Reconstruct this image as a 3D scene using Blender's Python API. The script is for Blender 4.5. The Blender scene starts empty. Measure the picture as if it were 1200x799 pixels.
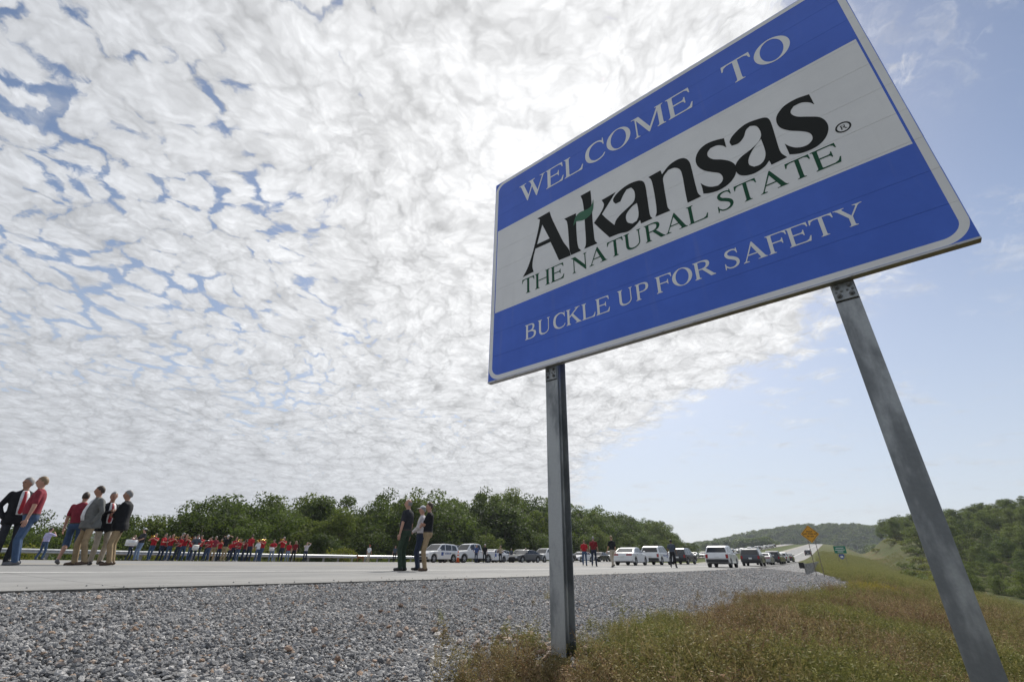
import bpy, bmesh, math, random
import numpy as np
from mathutils import Vector, Matrix, noise

rnd = random.Random(7)
scene = bpy.context.scene
COL = scene.collection
R = math.radians

# ------------------------------------------------------------------ camera
CAMZ = 1.0
PITCH, ROLL = R(26.762), R(1.0)
cam_data = bpy.data.cameras.new('camera')
cam_data.sensor_width = 36.0
cam_data.lens = 15.995
cam_data.clip_start = 0.05
cam_data.clip_end = 9000
cam = bpy.data.objects.new('camera', cam_data)
COL.objects.link(cam)
cam.matrix_world = (Matrix.Translation((0, 0, CAMZ)) @ Matrix.Rotation(math.pi / 2 + PITCH, 4, 'X')
                    @ Matrix.Rotation(ROLL, 4, 'Z'))
scene.camera = cam

# ------------------------------------------------------------------ sun and sky
SUN_AZ, SUN_EL = R(12.5), R(46.0)            # azimuth clockwise from +Y
SUN_DIR = Vector((math.sin(SUN_AZ) * math.cos(SUN_EL), math.cos(SUN_AZ) * math.cos(SUN_EL), math.sin(SUN_EL)))
sun_data = bpy.data.lights.new('sun', 'SUN')
sun_data.energy = 4.2
sun_data.angle = R(2.0)                      # seen through thin altocumulus
sun_data.color = (1.0, 0.95, 0.87)
sun = bpy.data.objects.new('sun', sun_data)
COL.objects.link(sun)
sun.rotation_euler = (-SUN_DIR).to_track_quat('-Z', 'Y').to_euler()
sun.location = (0, 0, 60)

scene.view_settings.view_transform = 'Standard'
scene.view_settings.look = 'None'
scene.view_settings.gamma = 1.0
scene.view_settings.exposure = 0.2
try:
    scene.view_settings.use_curve_mapping = False
except Exception:
    pass
scene.cycles.max_bounces = 6
scene.cycles.transparent_max_bounces = 8
scene.cycles.sample_clamp_indirect = 6.0


class NT:
    """small helper round a node tree"""
    def __init__(self, tree):
        self.t = tree
        self.n = tree.nodes
        self.l = tree.links

    def node(self, kind, **kw):
        nd = self.n.new(kind)
        for k, v in kw.items():
            setattr(nd, k, v)
        return nd

    def put(self, sock, v):
        if hasattr(v, 'is_output'):
            self.l.new(v, sock)
        elif v is not None:
            sock.default_value = v

    def math(self, op, a, b=None, c=None, clamp=False):
        nd = self.node('ShaderNodeMath', operation=op, use_clamp=clamp)
        self.put(nd.inputs[0], a)
        if b is not None:
            self.put(nd.inputs[1], b)
        if c is not None:
            self.put(nd.inputs[2], c)
        return nd.outputs[0]

    def vmath(self, op, a, b=None, out=0):
        nd = self.node('ShaderNodeVectorMath', operation=op)
        self.put(nd.inputs[0], a)
        if b is not None:
            self.put(nd.inputs[1], b)
        return nd.outputs[out]

    def noise(self, vec, scale, detail=3.0, rough=0.5, dim='3D', dist=0.0, color=False):
        nd = self.node('ShaderNodeTexNoise', noise_dimensions=dim)
        if vec is not None:
            self.put(nd.inputs['Vector'], vec)
        self.put(nd.inputs['Scale'], scale)
        nd.inputs['Detail'].default_value = detail
        nd.inputs['Roughness'].default_value = rough
        nd.inputs['Distortion'].default_value = dist
        return nd.outputs['Color' if color else 0]

    def smooth(self, v, a, b, lo=0.0, hi=1.0):
        nd = self.node('ShaderNodeMapRange', interpolation_type='SMOOTHSTEP')
        self.put(nd.inputs[0], v)
        self.put(nd.inputs[1], a)
        self.put(nd.inputs[2], b)
        self.put(nd.inputs[3], lo)
        self.put(nd.inputs[4], hi)
        return nd.outputs[0]

    def mix(self, f, a, b, mode='MIX'):
        nd = self.node('ShaderNodeMix', data_type='RGBA', blend_type=mode)
        self.put(nd.inputs[0], f)
        self.put(nd.inputs[6], a)
        self.put(nd.inputs[7], b)
        return nd.outputs[2]

    def ramp(self, f, stops, interp='LINEAR'):
        nd = self.node('ShaderNodeValToRGB')
        cr = nd.color_ramp
        cr.interpolation = interp
        while len(cr.elements) < len(stops):
            cr.elements.new(0.5)
        for el, (p, c) in zip(cr.elements, stops):
            el.position = p
            el.color = c if len(c) == 4 else (*c, 1)
        self.put(nd.inputs[0], f)
        return nd.outputs[0]


def build_world():
    w = bpy.data.worlds.new('World')
    scene.world = w
    w.use_nodes = True
    w.cycles.sampling_method = 'MANUAL'
    w.cycles.sample_map_resolution = 256
    k = NT(w.node_tree)
    k.n.clear()
    out = k.node('ShaderNodeOutputWorld')
    bg = k.node('ShaderNodeBackground')
    bg.inputs['Strength'].default_value = 0.10
    k.l.new(bg.outputs[0], out.inputs[0])
    sky = k.node('ShaderNodeTexSky', sky_type='NISHITA')
    sky.sun_disc = False
    sky.sun_elevation = SUN_EL
    sky.sun_rotation = SUN_AZ
    sky.altitude = 300
    sky.air_density = 1.0
    sky.dust_density = 1.6
    sky.ozone_density = 1.5
    d = k.node('ShaderNodeTexCoord').outputs['Generated']
    sp = k.node('ShaderNodeSeparateXYZ')
    k.l.new(d, sp.inputs[0])
    x, y, z = sp.outputs
    zz = k.math('MAXIMUM', k.math('ADD', z, 0.012), 0.02)
    px = k.math('DIVIDE', x, zz)
    py = k.math('DIVIDE', y, zz)
    cb = k.node('ShaderNodeCombineXYZ')
    k.put(cb.inputs[0], px)
    k.put(cb.inputs[1], py)
    p = cb.outputs[0]
    # angle to the sun
    cs = k.vmath('DOT_PRODUCT', d, tuple(SUN_DIR), out=1)
    glow_w = k.smooth(cs, 0.52, 1.0)
    glow_n = k.math('POWER', k.math('MAXIMUM', cs, 0.0), 46.0)
    # the puffs have thickness, so they foreshorten less than a flat sheet would
    zq = k.math('ADD', k.math('MAXIMUM', z, 0.0), 0.16)
    cq = k.node('ShaderNodeCombineXYZ')
    k.put(cq.inputs[0], k.math('DIVIDE', x, zq))
    k.put(cq.inputs[1], k.math('DIVIDE', y, zq))
    q = cq.outputs[0]

    def warped(vec, scale, detail, amount):
        wv = k.vmath('SUBTRACT', k.noise(vec, scale, detail, 0.55, color=True, dim='2D'), (0.5, 0.5, 0.5))
        s1 = k.node('ShaderNodeVectorMath', operation='SCALE')
        k.put(s1.inputs[0], wv)
        s1.inputs['Scale'].default_value = amount
        return k.vmath('ADD', vec, s1.outputs[0])
    pw = warped(q, 1.8, 1.0, 0.16)
    pw2 = warped(pw, 12.0, 4.0, 0.075)

    def cells(vec, scale, sm):
        v = k.node('ShaderNodeTexVoronoi', voronoi_dimensions='2D', feature='SMOOTH_F1')
        k.put(v.inputs['Vector'], vec)
        v.inputs['Scale'].default_value = scale
        v.inputs['Smoothness'].default_value = sm
        return v.outputs['Distance']
    ve = k.node('ShaderNodeTexVoronoi', voronoi_dimensions='2D', feature='DISTANCE_TO_EDGE')
    k.put(ve.inputs['Vector'], pw2)
    ve.inputs['Scale'].default_value = 9.6
    ed = ve.outputs['Distance']                     # 0 in the cracks, about 0.5 in the middle of a puff
    c1 = cells(pw2, 9.6, 0.18)
    c2 = cells(pw2, 24.0, 0.25)
    fb = k.noise(pw, 3.0, 5.0, 0.62, dim='2D')
    fine = k.noise(pw2, 30.0, 4.0, 0.66, dim='2D')
    c3 = cells(pw2, 54.0, 0.2)
    dens = k.math('ADD', k.math('MULTIPLY', k.math('MINIMUM', ed, 0.30), 1.25), k.math('MULTIPLY', k.math('SUBTRACT', fb, 0.5), 1.0))
    dens = k.math('ADD', dens, k.math('ADD', k.math('MULTIPLY', k.math('SUBTRACT', fine, 0.5), 0.42), k.math('MULTIPLY', k.math('SUBTRACT', 0.35, c2), 0.28)))
    dens = k.math('ADD', dens, 0.095)
    # towards the sun and towards the horizon the deck closes up
    dens = k.math('ADD', dens, k.math('MULTIPLY', k.smooth(cs, 0.72, 0.99), 0.38))
    low = k.smooth(z, 0.34, 0.06)
    dens = k.math('ADD', dens, k.math('MULTIPLY', low, 0.42))
    # the deck ends along a wandering front on the right-hand side
    fc = k.node('ShaderNodeFloatCurve')
    cv = fc.mapping.curves[0]
    pts = [(0.0, 0.20), (0.05, 0.24), (0.12, 0.42), (0.18, 0.52), (0.23, 0.50), (0.28, 0.43), (0.37, 0.37),
           (0.45, 0.33), (0.56, 0.36), (0.78, 0.46), (1.0, 0.52)]
    cv.points[0].location = pts[0]
    cv.points[1].location = pts[-1]
    for q in pts[1:-1]:
        cv.points.new(*q)
    fc.mapping.update()
    fc.inputs['Factor'].default_value = 1.0
    k.put(fc.inputs['Value'], k.math('MULTIPLY', py, 0.1, clamp=True))
    xe = k.math('MULTIPLY', fc.outputs[0], 2.75)
    xe = k.math('ADD', xe, k.math('MULTIPLY', k.math('SUBTRACT', k.noise(p, 2.4, 3.0, 0.6, dim='2D'), 0.5), 0.55))
    wob = k.math('ADD', k.math('MULTIPLY', k.math('SUBTRACT', c1, 0.35), 0.30), k.math('MULTIPLY', k.math('SUBTRACT', fine, 0.5), 0.30))
    front = k.math('SUBTRACT', k.math('SUBTRACT', xe, px), wob)
    edge_w = k.math('ADD', 0.10, k.math('MULTIPLY', py, 0.055))
    inside = k.smooth(front, k.math('MULTIPLY', edge_w, -0.35), edge_w)
    cover = k.smooth(dens, 0.0, 0.20)
    cover = k.math('MULTIPLY', cover, inside)
    # thin wisps in the clear part, and milky air towards the horizon
    wi = k.noise(k.vmath('MULTIPLY', pw2, (1.0, 1.5, 1.0)), 5.0, 5.0, 0.68, dim='2D')
    wi_big = k.noise(p, 1.3, 1.0, 0.5, dim='2D')
    wisp = k.math('MULTIPLY', k.smooth(wi, 0.46, 0.78), k.smooth(wi_big, 0.40, 0.60))
    wisp = k.math('MULTIPLY', wisp, 0.5)
    lowcl = k.math('MULTIPLY', k.smooth(k.noise(k.vmath('MULTIPLY', p, (0.35, 0.2, 1.0)), 1.0, 4.0, 0.6, dim='2D'), 0.5, 0.72), k.math('MULTIPLY', k.smooth(z, 0.16, 0.07), 0.30))
    cover = k.math('MAXIMUM', cover, k.math('MAXIMUM', wisp, lowcl))
    # brightness of the puffs: thin rims bright, thick bellies greyer, brighter towards the sun
    shade = k.noise(pw2, 7.0, 5.0, 0.62, dim='2D')
    val = k.math('SUBTRACT', 0.93, k.math('ADD', k.math('MULTIPLY', c1, 0.24), k.math('MULTIPLY', c2, 0.16)))
    val = k.math('SUBTRACT', val, k.math('MULTIPLY', k.math('SUBTRACT', 0.10, k.math('MINIMUM', ed, 0.10)), 0.55))
    val = k.math('ADD', val, k.math('MULTIPLY', k.math('SUBTRACT', shade, 0.5), 0.34))
    val = k.math('ADD', val, k.math('ADD', k.math('MULTIPLY', k.math('SUBTRACT', fine, 0.5), 0.26), k.math('MULTIPLY', k.math('SUBTRACT', 0.35, c3), 0.16)))
    val = k.math('SUBTRACT', val, k.math('MULTIPLY', k.smooth(z, 0.40, 0.05), 0.06))
    flat = k.math('MULTIPLY', k.smooth(z, 0.26, 0.03), 0.62)
    val = k.math('ADD', k.math('MULTIPLY', val, k.math('SUBTRACT', 1.0, flat)), k.math('MULTIPLY', flat, 0.76))
    gl = k.math('ADD', k.math('MULTIPLY', glow_w, 0.30), k.math('MULTIPLY', glow_n, 0.55))
    val = k.math('MULTIPLY', val, k.math('ADD', 1.03, gl))
    ccol = k.mix(glow_w, (0.915, 0.945, 1.0, 1), (0.985, 0.99, 1.0, 1))
    cl = k.node('ShaderNodeVectorMath', operation='SCALE')
    k.put(cl.inputs[0], ccol)
    k.put(cl.inputs['Scale'], k.math('MULTIPLY', val, 7.5))
    milky = k.math('MULTIPLY', k.smooth(z, 0.60, 0.0), 0.72)
    clear = k.mix(milky, sky.outputs[0], (5.5, 5.9, 6.6, 1))
    k.l.new(k.mix(cover, clear, cl.outputs[0]), bg.inputs['Color'])


build_world()


# ------------------------------------------------------------------ object helpers
def mesh_of(verts, faces, mats=(), midx=None, smooth=False):
    me = bpy.data.meshes.new('m')
    me.from_pydata([tuple(v) for v in verts], [], faces)
    for m in mats:
        me.materials.append(m)
    if midx is not None:
        me.polygons.foreach_set('material_index', midx)
    if smooth:
        me.polygons.foreach_set('use_smooth', [True] * len(me.polygons))
    me.update()
    return me


def ob(name, me, parent=None, loc=None, rot=None):
    me_name = name
    o = bpy.data.objects.new(me_name, me)
    COL.objects.link(o)
    if parent is not None:
        o.parent = parent
    if loc is not None:
        o.location = loc
    if rot is not None:
        o.rotation_euler = rot
    return o


def tag(o, label, cat, group=None):
    o['label'] = label
    o['category'] = cat
    if group:
        o['group'] = group
    return o


def thing(name, label, cat, loc=(0, 0, 0), rz=0.0, group=None):
    o = bpy.data.objects.new(name, None)
    o.empty_display_size = 0.2
    COL.objects.link(o)
    o.location = loc
    o.rotation_euler = (0, 0, rz)
    return tag(o, label, cat, group)


def struct(o, kind='structure'):
    o['kind'] = kind
    return o


class MB:
    """collects simple solids into one mesh"""
    def __init__(self):
        self.v, self.f, self.m = [], [], []

    def add(self, vs, fs, mi=0):
        b = len(self.v)
        self.v.extend(tuple(v) for v in vs)
        self.f.extend(tuple(i + b for i in f) for f in fs)
        self.m.extend([mi] * len(fs))
        return self

    def box(self, c, s, mi=0, M=None):
        x, y, z = s[0] / 2, s[1] / 2, s[2] / 2
        vs = [Vector((c[0] + a * x, c[1] + b * y, c[2] + d * z)) for a in (-1, 1) for b in (-1, 1) for d in (-1, 1)]
        if M is not None:
            vs = [M @ v for v in vs]
        return self.add(vs, [(0, 1, 3, 2), (4, 6, 7, 5), (0, 4, 5, 1), (2, 3, 7, 6), (0, 2, 6, 4), (1, 5, 7, 3)], mi)

    def tube(self, pts, rad, seg=8, mi=0, cap=True, flat=None):
        pts = [Vector(p) for p in pts]
        if not hasattr(rad, '__len__'):
            rad = [rad] * len(pts)
        vs, fs = [], []
        prev = None
        for i, p in enumerate(pts):
            t = (pts[min(i + 1, len(pts) - 1)] - pts[max(i - 1, 0)]).normalized()
            if prev is None:
                a = t.orthogonal().normalized()
            else:
                a = (prev - t * prev.dot(t)).normalized()
            prev = a
            b = t.cross(a)
            for j in range(seg):
                an = 2 * math.pi * j / seg
                vs.append(p + (a * math.cos(an) + b * math.sin(an)) * rad[i])
        for i in range(len(pts) - 1):
            for j in range(seg):
                fs.append((i * seg + j, i * seg + (j + 1) % seg, (i + 1) * seg + (j + 1) % seg, (i + 1) * seg + j))
        if cap:
            fs.append(tuple(range(seg - 1, -1, -1)))
            fs.append(tuple((len(pts) - 1) * seg + j for j in range(seg)))
        return self.add(vs, fs, mi)

    def prism(self, poly, axis_a, axis_b, origin, depth_vec, mi=0):
        """polygon in plane (axis_a, axis_b) pushed along depth_vec"""
        A, B, O, D = Vector(axis_a), Vector(axis_b), Vector(origin), Vector(depth_vec)
        n = len(poly)
        vs = [O + A * p[0] + B * p[1] for p in poly] + [O + A * p[0] + B * p[1] + D for p in poly]
        fs = [tuple(range(n - 1, -1, -1)), tuple(range(n, 2 * n))]
        fs += [(i, (i + 1) % n, n + (i + 1) % n, n + i) for i in range(n)]
        return self.add(vs, fs, mi)

    def mesh(self, mats=(), smooth=False):
        return mesh_of(self.v, self.f, mats, self.m, smooth)

    def build(self, name, mats, parent=None, smooth=False, loc=None, rot=None, bevel=0.0):
        if not isinstance(mats, (list, tuple)):
            mats = [mats]
        o = ob(name, self.mesh(mats, smooth), parent, loc, rot)
        if bevel:
            md = o.modifiers.new('bevel', 'BEVEL')
            md.width = bevel
            md.segments = 2
            md.limit_method = 'ANGLE'
            md.angle_limit = R(35)
        return o


# ------------------------------------------------------------------ materials
MATS = {}


def mat(name, col, rough=0.6, metal=0.0, vary=0.12, scale=6.0, bump=0.0, bscale=40.0, spec=0.5, coat=0.0):
    if name in MATS:
        return MATS[name]
    m = bpy.data.materials.new(name)
    m.use_nodes = True
    k = NT(m.node_tree)
    b = k.n['Principled BSDF']
    b.inputs['Roughness'].default_value = rough
    b.inputs['Metallic'].default_value = metal
    b.inputs['Specular IOR Level'].default_value = spec
    if coat:
        b.inputs['Coat Weight'].default_value = coat
        b.inputs['Coat Roughness'].default_value = 0.06
    oc = k.node('ShaderNodeTexCoord').outputs['Object']
    if vary:
        n = k.noise(oc, scale, 4.0, 0.6)
        lo = tuple(c * (1 - vary) for c in col) + (1,)
        hi = tuple(min(1, c * (1 + vary)) for c in col) + (1,)
        k.put(b.inputs['Base Color'], k.mix(k.smooth(n, 0.3, 0.7), lo, hi))
        k.put(b.inputs['Roughness'], k.smooth(n, 0.2, 0.8, max(0.02, rough - 0.06), min(1, rough + 0.08)))
    else:
        b.inputs['Base Color'].default_value = (*col, 1)
    if bump:
        bp = k.node('ShaderNodeBump')
        bp.inputs['Strength'].default_value = bump
        bp.inputs['Distance'].default_value = 0.02
        k.put(bp.inputs['Height'], k.noise(oc, bscale, 4.0, 0.6))
        k.l.new(bp.outputs[0], b.inputs['Normal'])
    MATS[name] = m
    return m

# ------------------------------------------------------------------ terrain
HD = R(33.0)                                  # heading of the road, clockwise from +Y
SE, CE = math.sin(HD), math.cos(HD)


def EN(x, y):
    return SE * x + CE * y, -CE * x + SE * y


def XY(e, n):
    return SE * e - CE * n, CE * e + SE * n


def sstep(a, b, v):
    t = np.clip((v - a) / (b - a), 0, 1)
    return t * t * (3 - 2 * t)


def grade(e):
    e = np.asarray(e, float)
    a = 0.011 * e + 0.00011 * np.where(e > 0, e, 0) ** 2
    b = 6.6 + 0.057 * (e - 200)
    c = 6.6 + 0.057 * 400 + 9 * (1 - np.exp(-np.clip(e - 600, 0, None) / 160)) - 0.00002 * np.clip(e - 600, 0, None) ** 2
    return np.where(e < 200, a, np.where(e < 600, b, np.maximum(c, -8)))


def crown(n):
    return np.interp(n, [6, 14, 34, 46, 47.5, 60, 90], [0, 0.128, 0.25, 0.25, 0.1, -4.2, -5.0])


def drop(n):
    return np.interp(n, [-10, -6, -2, 0, 1, 2, 3, 4, 5, 6], [-2.6, -1.8, -1.02, -0.70, -0.55, -0.42, -0.32, -0.20, -0.09, -0.015])


HILLS = [(49, 345, 33, 80, 82), (66, 300, 6, 80, 110), (34, 600, 8, 90, 110), (30, 1150, 44, 130, 120), (22, 1250, 27, 200, 150), (12, 1300, 26, 220, 150),
         (38, 1200, 32, 150, 140), (47, 1300, 36, 220, 160), (60, 1300, 40, 300, 200), (0, 1300, 22, 240, 160), (-15, 1300, 22, 240, 160),
         (-30, 1300, 22, 240, 160), (-50, 1300, 25, 300, 200), (26, 800, 10, 120, 110)]


def hills(x, y):
    z = np.zeros_like(x)
    for az, r, a, s1, s2 in HILLS:
        cx, cy = r * math.sin(R(az)), r * math.cos(R(az))
        u = (x - cx) * math.cos(R(az)) - (y - cy) * math.sin(R(az))
        v = (x - cx) * math.sin(R(az)) + (y - cy) * math.cos(R(az))
        g = a * np.exp(-0.5 * ((u / s1) ** 2 + (v / s2) ** 2))
        z = z + g
    return z


def TERR(x, y):
    """height of the land, vectorised"""
    x = np.asarray(x, float)
    y = np.asarray(y, float)
    e, n = EN(x, y)
    road = -0.24 + grade(e) + np.where(n > 6, crown(n), drop(n))
    med = sstep(75, 95, e) * sstep(19.5, 22, n) * sstep(31.5, 29, n)
    road = road - 0.7 * med
    land = -6.0 - 3.0 * sstep(-20, -60, n) * sstep(600, 300, np.hypot(x, y)) + hills(x, y) + 0.8 * np.sin(x * 0.021 + 1) * np.sin(y * 0.017)
    bank = road + np.where(n < -10, 0.46 * (n + 10), 0)
    bl = np.logaddexp(bank * 1.2, np.minimum(land, road + 40) * 1.2) / 1.2
    wr = sstep(-8, -26, n)
    right = bank * (1 - wr) + bl * wr
    wl = sstep(50, 75, n)
    left = road * (1 - wl) + (land + 1.0 + 0.75 * np.clip(grade(e), 0, 60)) * wl
    z = np.where(n < 0, right, left)
    fade = sstep(700, 900, e)
    z = z * (1 - fade) + np.maximum(land, z - 60 * fade) * fade
    return z + CAMZ


def gz(x, y):
    return float(TERR(np.array([x]), np.array([y]))[0])


def NB(e):
    """where the gravel ends on the grass side"""
    e = np.asarray(e, float)
    b = np.interp(e, [-30, 2.0, 3.5, 5, 6.3, 8.5, 14.5, 20, 26, 34, 48, 60, 90, 110],
                  [1.6, 1.75, 2.15, 2.15, 2.0, 1.65, 1.30, 0.7, -0.5, -0.7, -0.1, 1.4, 4.2, 4.6])
    return b + 0.16 * np.sin(e * 2.1) + 0.12 * np.sin(e * 4.7 + 1) + 0.25 * np.sin(e * 0.61) * (e > 8)


# ground material
def mat_ground():
    m = bpy.data.materials.new('grassland')
    m.use_nodes = True
    k = NT(m.node_tree)
    b = k.n['Principled BSDF']
    b.inputs['Roughness'].default_value = 0.95
    b.inputs['Specular IOR Level'].default_value = 0.1
    pos = k.node('ShaderNodeNewGeometry').outputs['Position']
    n1 = k.noise(pos, 0.22, 6.0, 0.65)
    n2 = k.noise(pos, 2.6, 5.0, 0.7)
    n3 = k.noise(pos, 0.035, 3.0, 0.5)
    green = k.mix(n2, (0.040, 0.062, 0.016, 1), (0.115, 0.128, 0.040, 1))
    brown = k.mix(n2, (0.10, 0.055, 0.03, 1), (0.20, 0.135, 0.065, 1))
    c = k.mix(k.smooth(n1, 0.40, 0.60), green, brown)
    dark = k.mix(n2, (0.028, 0.042, 0.013, 1), (0.085, 0.098, 0.032, 1))
    at = k.node('ShaderNodeAttribute', attribute_name='cover')
    sp = k.node('ShaderNodeSeparateColor')
    k.l.new(at.outputs['Color'], sp.inputs[0])
    c = k.mix(sp.outputs[0], c, green)              # mown verge
    c = k.mix(sp.outputs[1], c, dark)               # pasture and woodland floor
    c = k.mix(sp.outputs[2], c, k.mix(n2, (0.30, 0.19, 0.12, 1), (0.42, 0.33, 0.25, 1)))   # dirt track
    k.put(b.inputs['Base Color'], c)
    bp = k.node('ShaderNodeBump')
    bp.inputs['Strength'].default_value = 0.9
    bp.inputs['Distance'].default_value = 0.25
    k.put(bp.inputs['Height'], k.noise(pos, 3.5, 6.0, 0.7))
    k.l.new(bp.outputs[0], b.inputs['Normal'])
    return m


def spread(a, b, step, lim, k):
    """even steps from a to b, then growing steps out to +-lim"""
    v = list(np.arange(a, b + 1e-6, step))
    s = step
    lo = a
    while lo > -lim:
        s *= k
        lo -= s
        v.insert(0, lo)
    s = step
    hi = b
    while hi < lim:
        s *= k
        hi += s
        v.append(hi)
    return np.array(v)


def build_ground():
    es = spread(-6, 26, 0.4, 3200, 1.045)
    ns = spread(-12, 7, 0.3, 3200, 1.06)
    E, N = np.meshgrid(es, ns, indexing='ij')
    X, Y = XY(E, N)
    Z = TERR(X, Y)
    # lies under the pavement and the gravel
    Z = Z - 0.10 * ((N > 6.02) & (N < 46) & (E < 900)) - 0.05 * ((N > NB(E)) & (N <= 6.02) & (E < 110))
    r = np.hypot(X, Y)
    far = r > 2600
    Z = np.where(far, np.minimum(Z, -20), Z)
    v = np.stack([X, Y, Z], -1).reshape(-1, 3)
    a, b = E.shape
    idx = np.arange(a * b).reshape(a, b)
    f = np.stack([idx[:-1, :-1], idx[1:, :-1], idx[1:, 1:], idx[:-1, 1:]], -1).reshape(-1, 4)[:, ::-1]
    me = bpy.data.meshes.new('ground')
    me.from_pydata(v.tolist(), [], f.tolist())
    me.polygons.foreach_set('use_smooth', [True] * len(f))
    ca = me.color_attributes.new('cover', 'FLOAT_COLOR', 'POINT')
    verge = sstep(40, 60, E) * sstep(-16, -11, N) * (N < 6) * 0.7
    verge = np.maximum(verge, sstep(75, 85, E) * (N > 18) * (N < 34))
    pasture = 0.8 * sstep(-13, -20, N) + sstep(48, 54, N)
    az = np.degrees(np.arctan2(X, Y))
    track = np.exp(-((r - 118 - 5 * np.sin(az * 0.7)) / 1.6) ** 2) * (az > 42) * (N < -16) * 0.9
    colr = np.stack([verge, np.clip(pasture, 0, 1), track, np.ones_like(E)], -1).reshape(-1)
    ca.data.foreach_set('color', colr.astype(np.float32))
    me.materials.append(mat_ground())
    me.update()
    o = ob('ground', me)
    struct(o)
    return o


build_ground()


def strip(name, es, ns, mats, dz=0.0, zfun=None, skirt=0.0, parent=None):
    """sheet over the land between e/n grid lines"""
    E, N = np.meshgrid(np.asarray(es, float), np.asarray(ns, float), indexing='ij')
    X, Y = XY(E, N)
    Z = TERR(X, Y) + dz
    v = np.stack([X, Y, Z], -1).reshape(-1, 3).tolist()
    a, b = E.shape
    idx = np.arange(a * b).reshape(a, b)
    f = np.stack([idx[:-1, :-1], idx[:-1, 1:], idx[1:, 1:], idx[1:, :-1]], -1).reshape(-1, 4).tolist()
    f = [q[::-1] for q in f]
    if skirt:
        base = len(v)
        for i in range(a):
            p = v[idx[i, 0]]
            v.append([p[0], p[1], p[2] - skirt])
        for i in range(a - 1):
            f.append([int(idx[i, 0]), int(idx[i + 1, 0]), base + i + 1, base + i])
    me = mesh_of(v, [tuple(int(j) for j in q) for q in f], mats, None, True)
    return ob(name, me, parent)


def mat_concrete():
    m = bpy.data.materials.new('concrete_pavement')
    m.use_nodes = True
    k = NT(m.node_tree)
    b = k.n['Principled BSDF']
    b.inputs['Roughness'].default_value = 0.85
    b.inputs['Specular IOR Level'].default_value = 0.25
    pos = k.node('ShaderNodeNewGeometry').outputs['Position']
    e = k.vmath('DOT_PRODUCT', pos, (SE, CE, 0), out=1)
    n = k.vmath('DOT_PRODUCT', pos, (-CE, SE, 0), out=1)
    mott = k.noise(pos, 0.9, 6.0, 0.65)
    fine = k.noise(pos, 30, 3.0, 0.6)
    cb = k.node('ShaderNodeCombineXYZ')
    k.put(cb.inputs[0], k.math('MULTIPLY', e, 0.06))
    k.put(cb.inputs[1], k.math('MULTIPLY', n, 1.6))
    streak = k.noise(cb.outputs[0], 1.0, 4.0, 0.6)
    c = k.mix(k.smooth(mott, 0.3, 0.7), (0.185, 0.185, 0.184, 1), (0.25, 0.25, 0.247, 1))
    c = k.mix(k.math('MULTIPLY', k.smooth(streak, 0.46, 0.68), 0.55), c, (0.13, 0.13, 0.13, 1))
    c = k.mix(k.math('MULTIPLY', k.smooth(fine, 0.35, 0.7), 0.2), c, (0.32, 0.32, 0.315, 1))
    fr = k.math('FRACT', k.math('DIVIDE', e, 4.6))
    joint = k.math('LESS_THAN', k.math('ABSOLUTE', k.math('SUBTRACT', fr, 0.5)), 0.0025)
    fn = k.math('FRACT', k.math('DIVIDE', k.math('SUBTRACT', n, 10.5), 3.66))
    joint2 = k.math('LESS_THAN', k.math('ABSOLUTE', k.math('SUBTRACT', fn, 0.5)), 0.003)
    c = k.mix(k.math('MULTIPLY', k.math('MAXIMUM', joint, joint2), 0.75), c, (0.08, 0.08, 0.08, 1))
    k.put(b.inputs['Base Color'], c)
    bp = k.node('ShaderNodeBump')
    bp.inputs['Strength'].default_value = 0.25
    bp.inputs['Distance'].default_value = 0.01
    k.put(bp.inputs['Height'], fine)
    k.l.new(bp.outputs[0], b.inputs['Normal'])
    return m


M_CONC = mat_concrete()
M_WHITE = mat('road_paint_white', (0.74, 0.74, 0.72), 0.7, vary=0.14, scale=9)
M_YELLOW = mat('road_paint_yellow', (0.70, 0.47, 0.05), 0.7, vary=0.15, scale=9)


def build_road():
    es_near = np.concatenate([np.arange(-60, 90, 2.0)])
    es_far = np.concatenate([np.arange(88, 620, 8.0), np.arange(620, 900, 20)])
    o = strip('road', es_near, [6.05, 8, 10, 12, 14, 18, 22, 26, 30, 34, 38, 42, 46], [M_CONC], 0.0, skirt=0.16)
    struct(o)
    o = strip('road', es_far, [6.05, 8, 10, 12, 14, 17, 19.4], [M_CONC], 0.0, skirt=0.3)
    struct(o)
    o = strip('road', es_far, [31.6, 34, 37, 40, 42.2], [M_CONC], 0.0)
    struct(o)
    # painted lines
    def line(n0, w, m, e0, e1, name='road_marking'):
        es = list(np.arange(e0, e1, 2.0 if e1 - e0 > 4 else (e1 - e0) / 2)) + [e1]
        q = strip(name, es, [n0 - w / 2, n0 + w / 2], [m], 0.005)
        struct(q)
    line(10.35, 0.16, M_WHITE, -55, 87)
    line(17.75, 0.16, M_YELLOW, -55, 87)
    line(33.2, 0.16, M_YELLOW, -55, 87)
    line(41.0, 0.16, M_WHITE, -55, 87)
    for e0 in np.arange(-48, 86, 12.2):
        line(14.05, 0.13, M_WHITE, e0, e0 + 3.05)
        line(37.1, 0.13, M_WHITE, e0 + 2, e0 + 5.05)
    for n0, m in ((10.35, M_WHITE), (17.75, M_YELLOW), (33.2, M_YELLOW), (41.0, M_WHITE)):
        es = list(np.arange(89, 620, 8.0)) + list(np.arange(620, 880, 20))
        struct(strip('road_marking', es, [n0 - 0.09, n0 + 0.09], [m], 0.012))


build_road()


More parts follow.
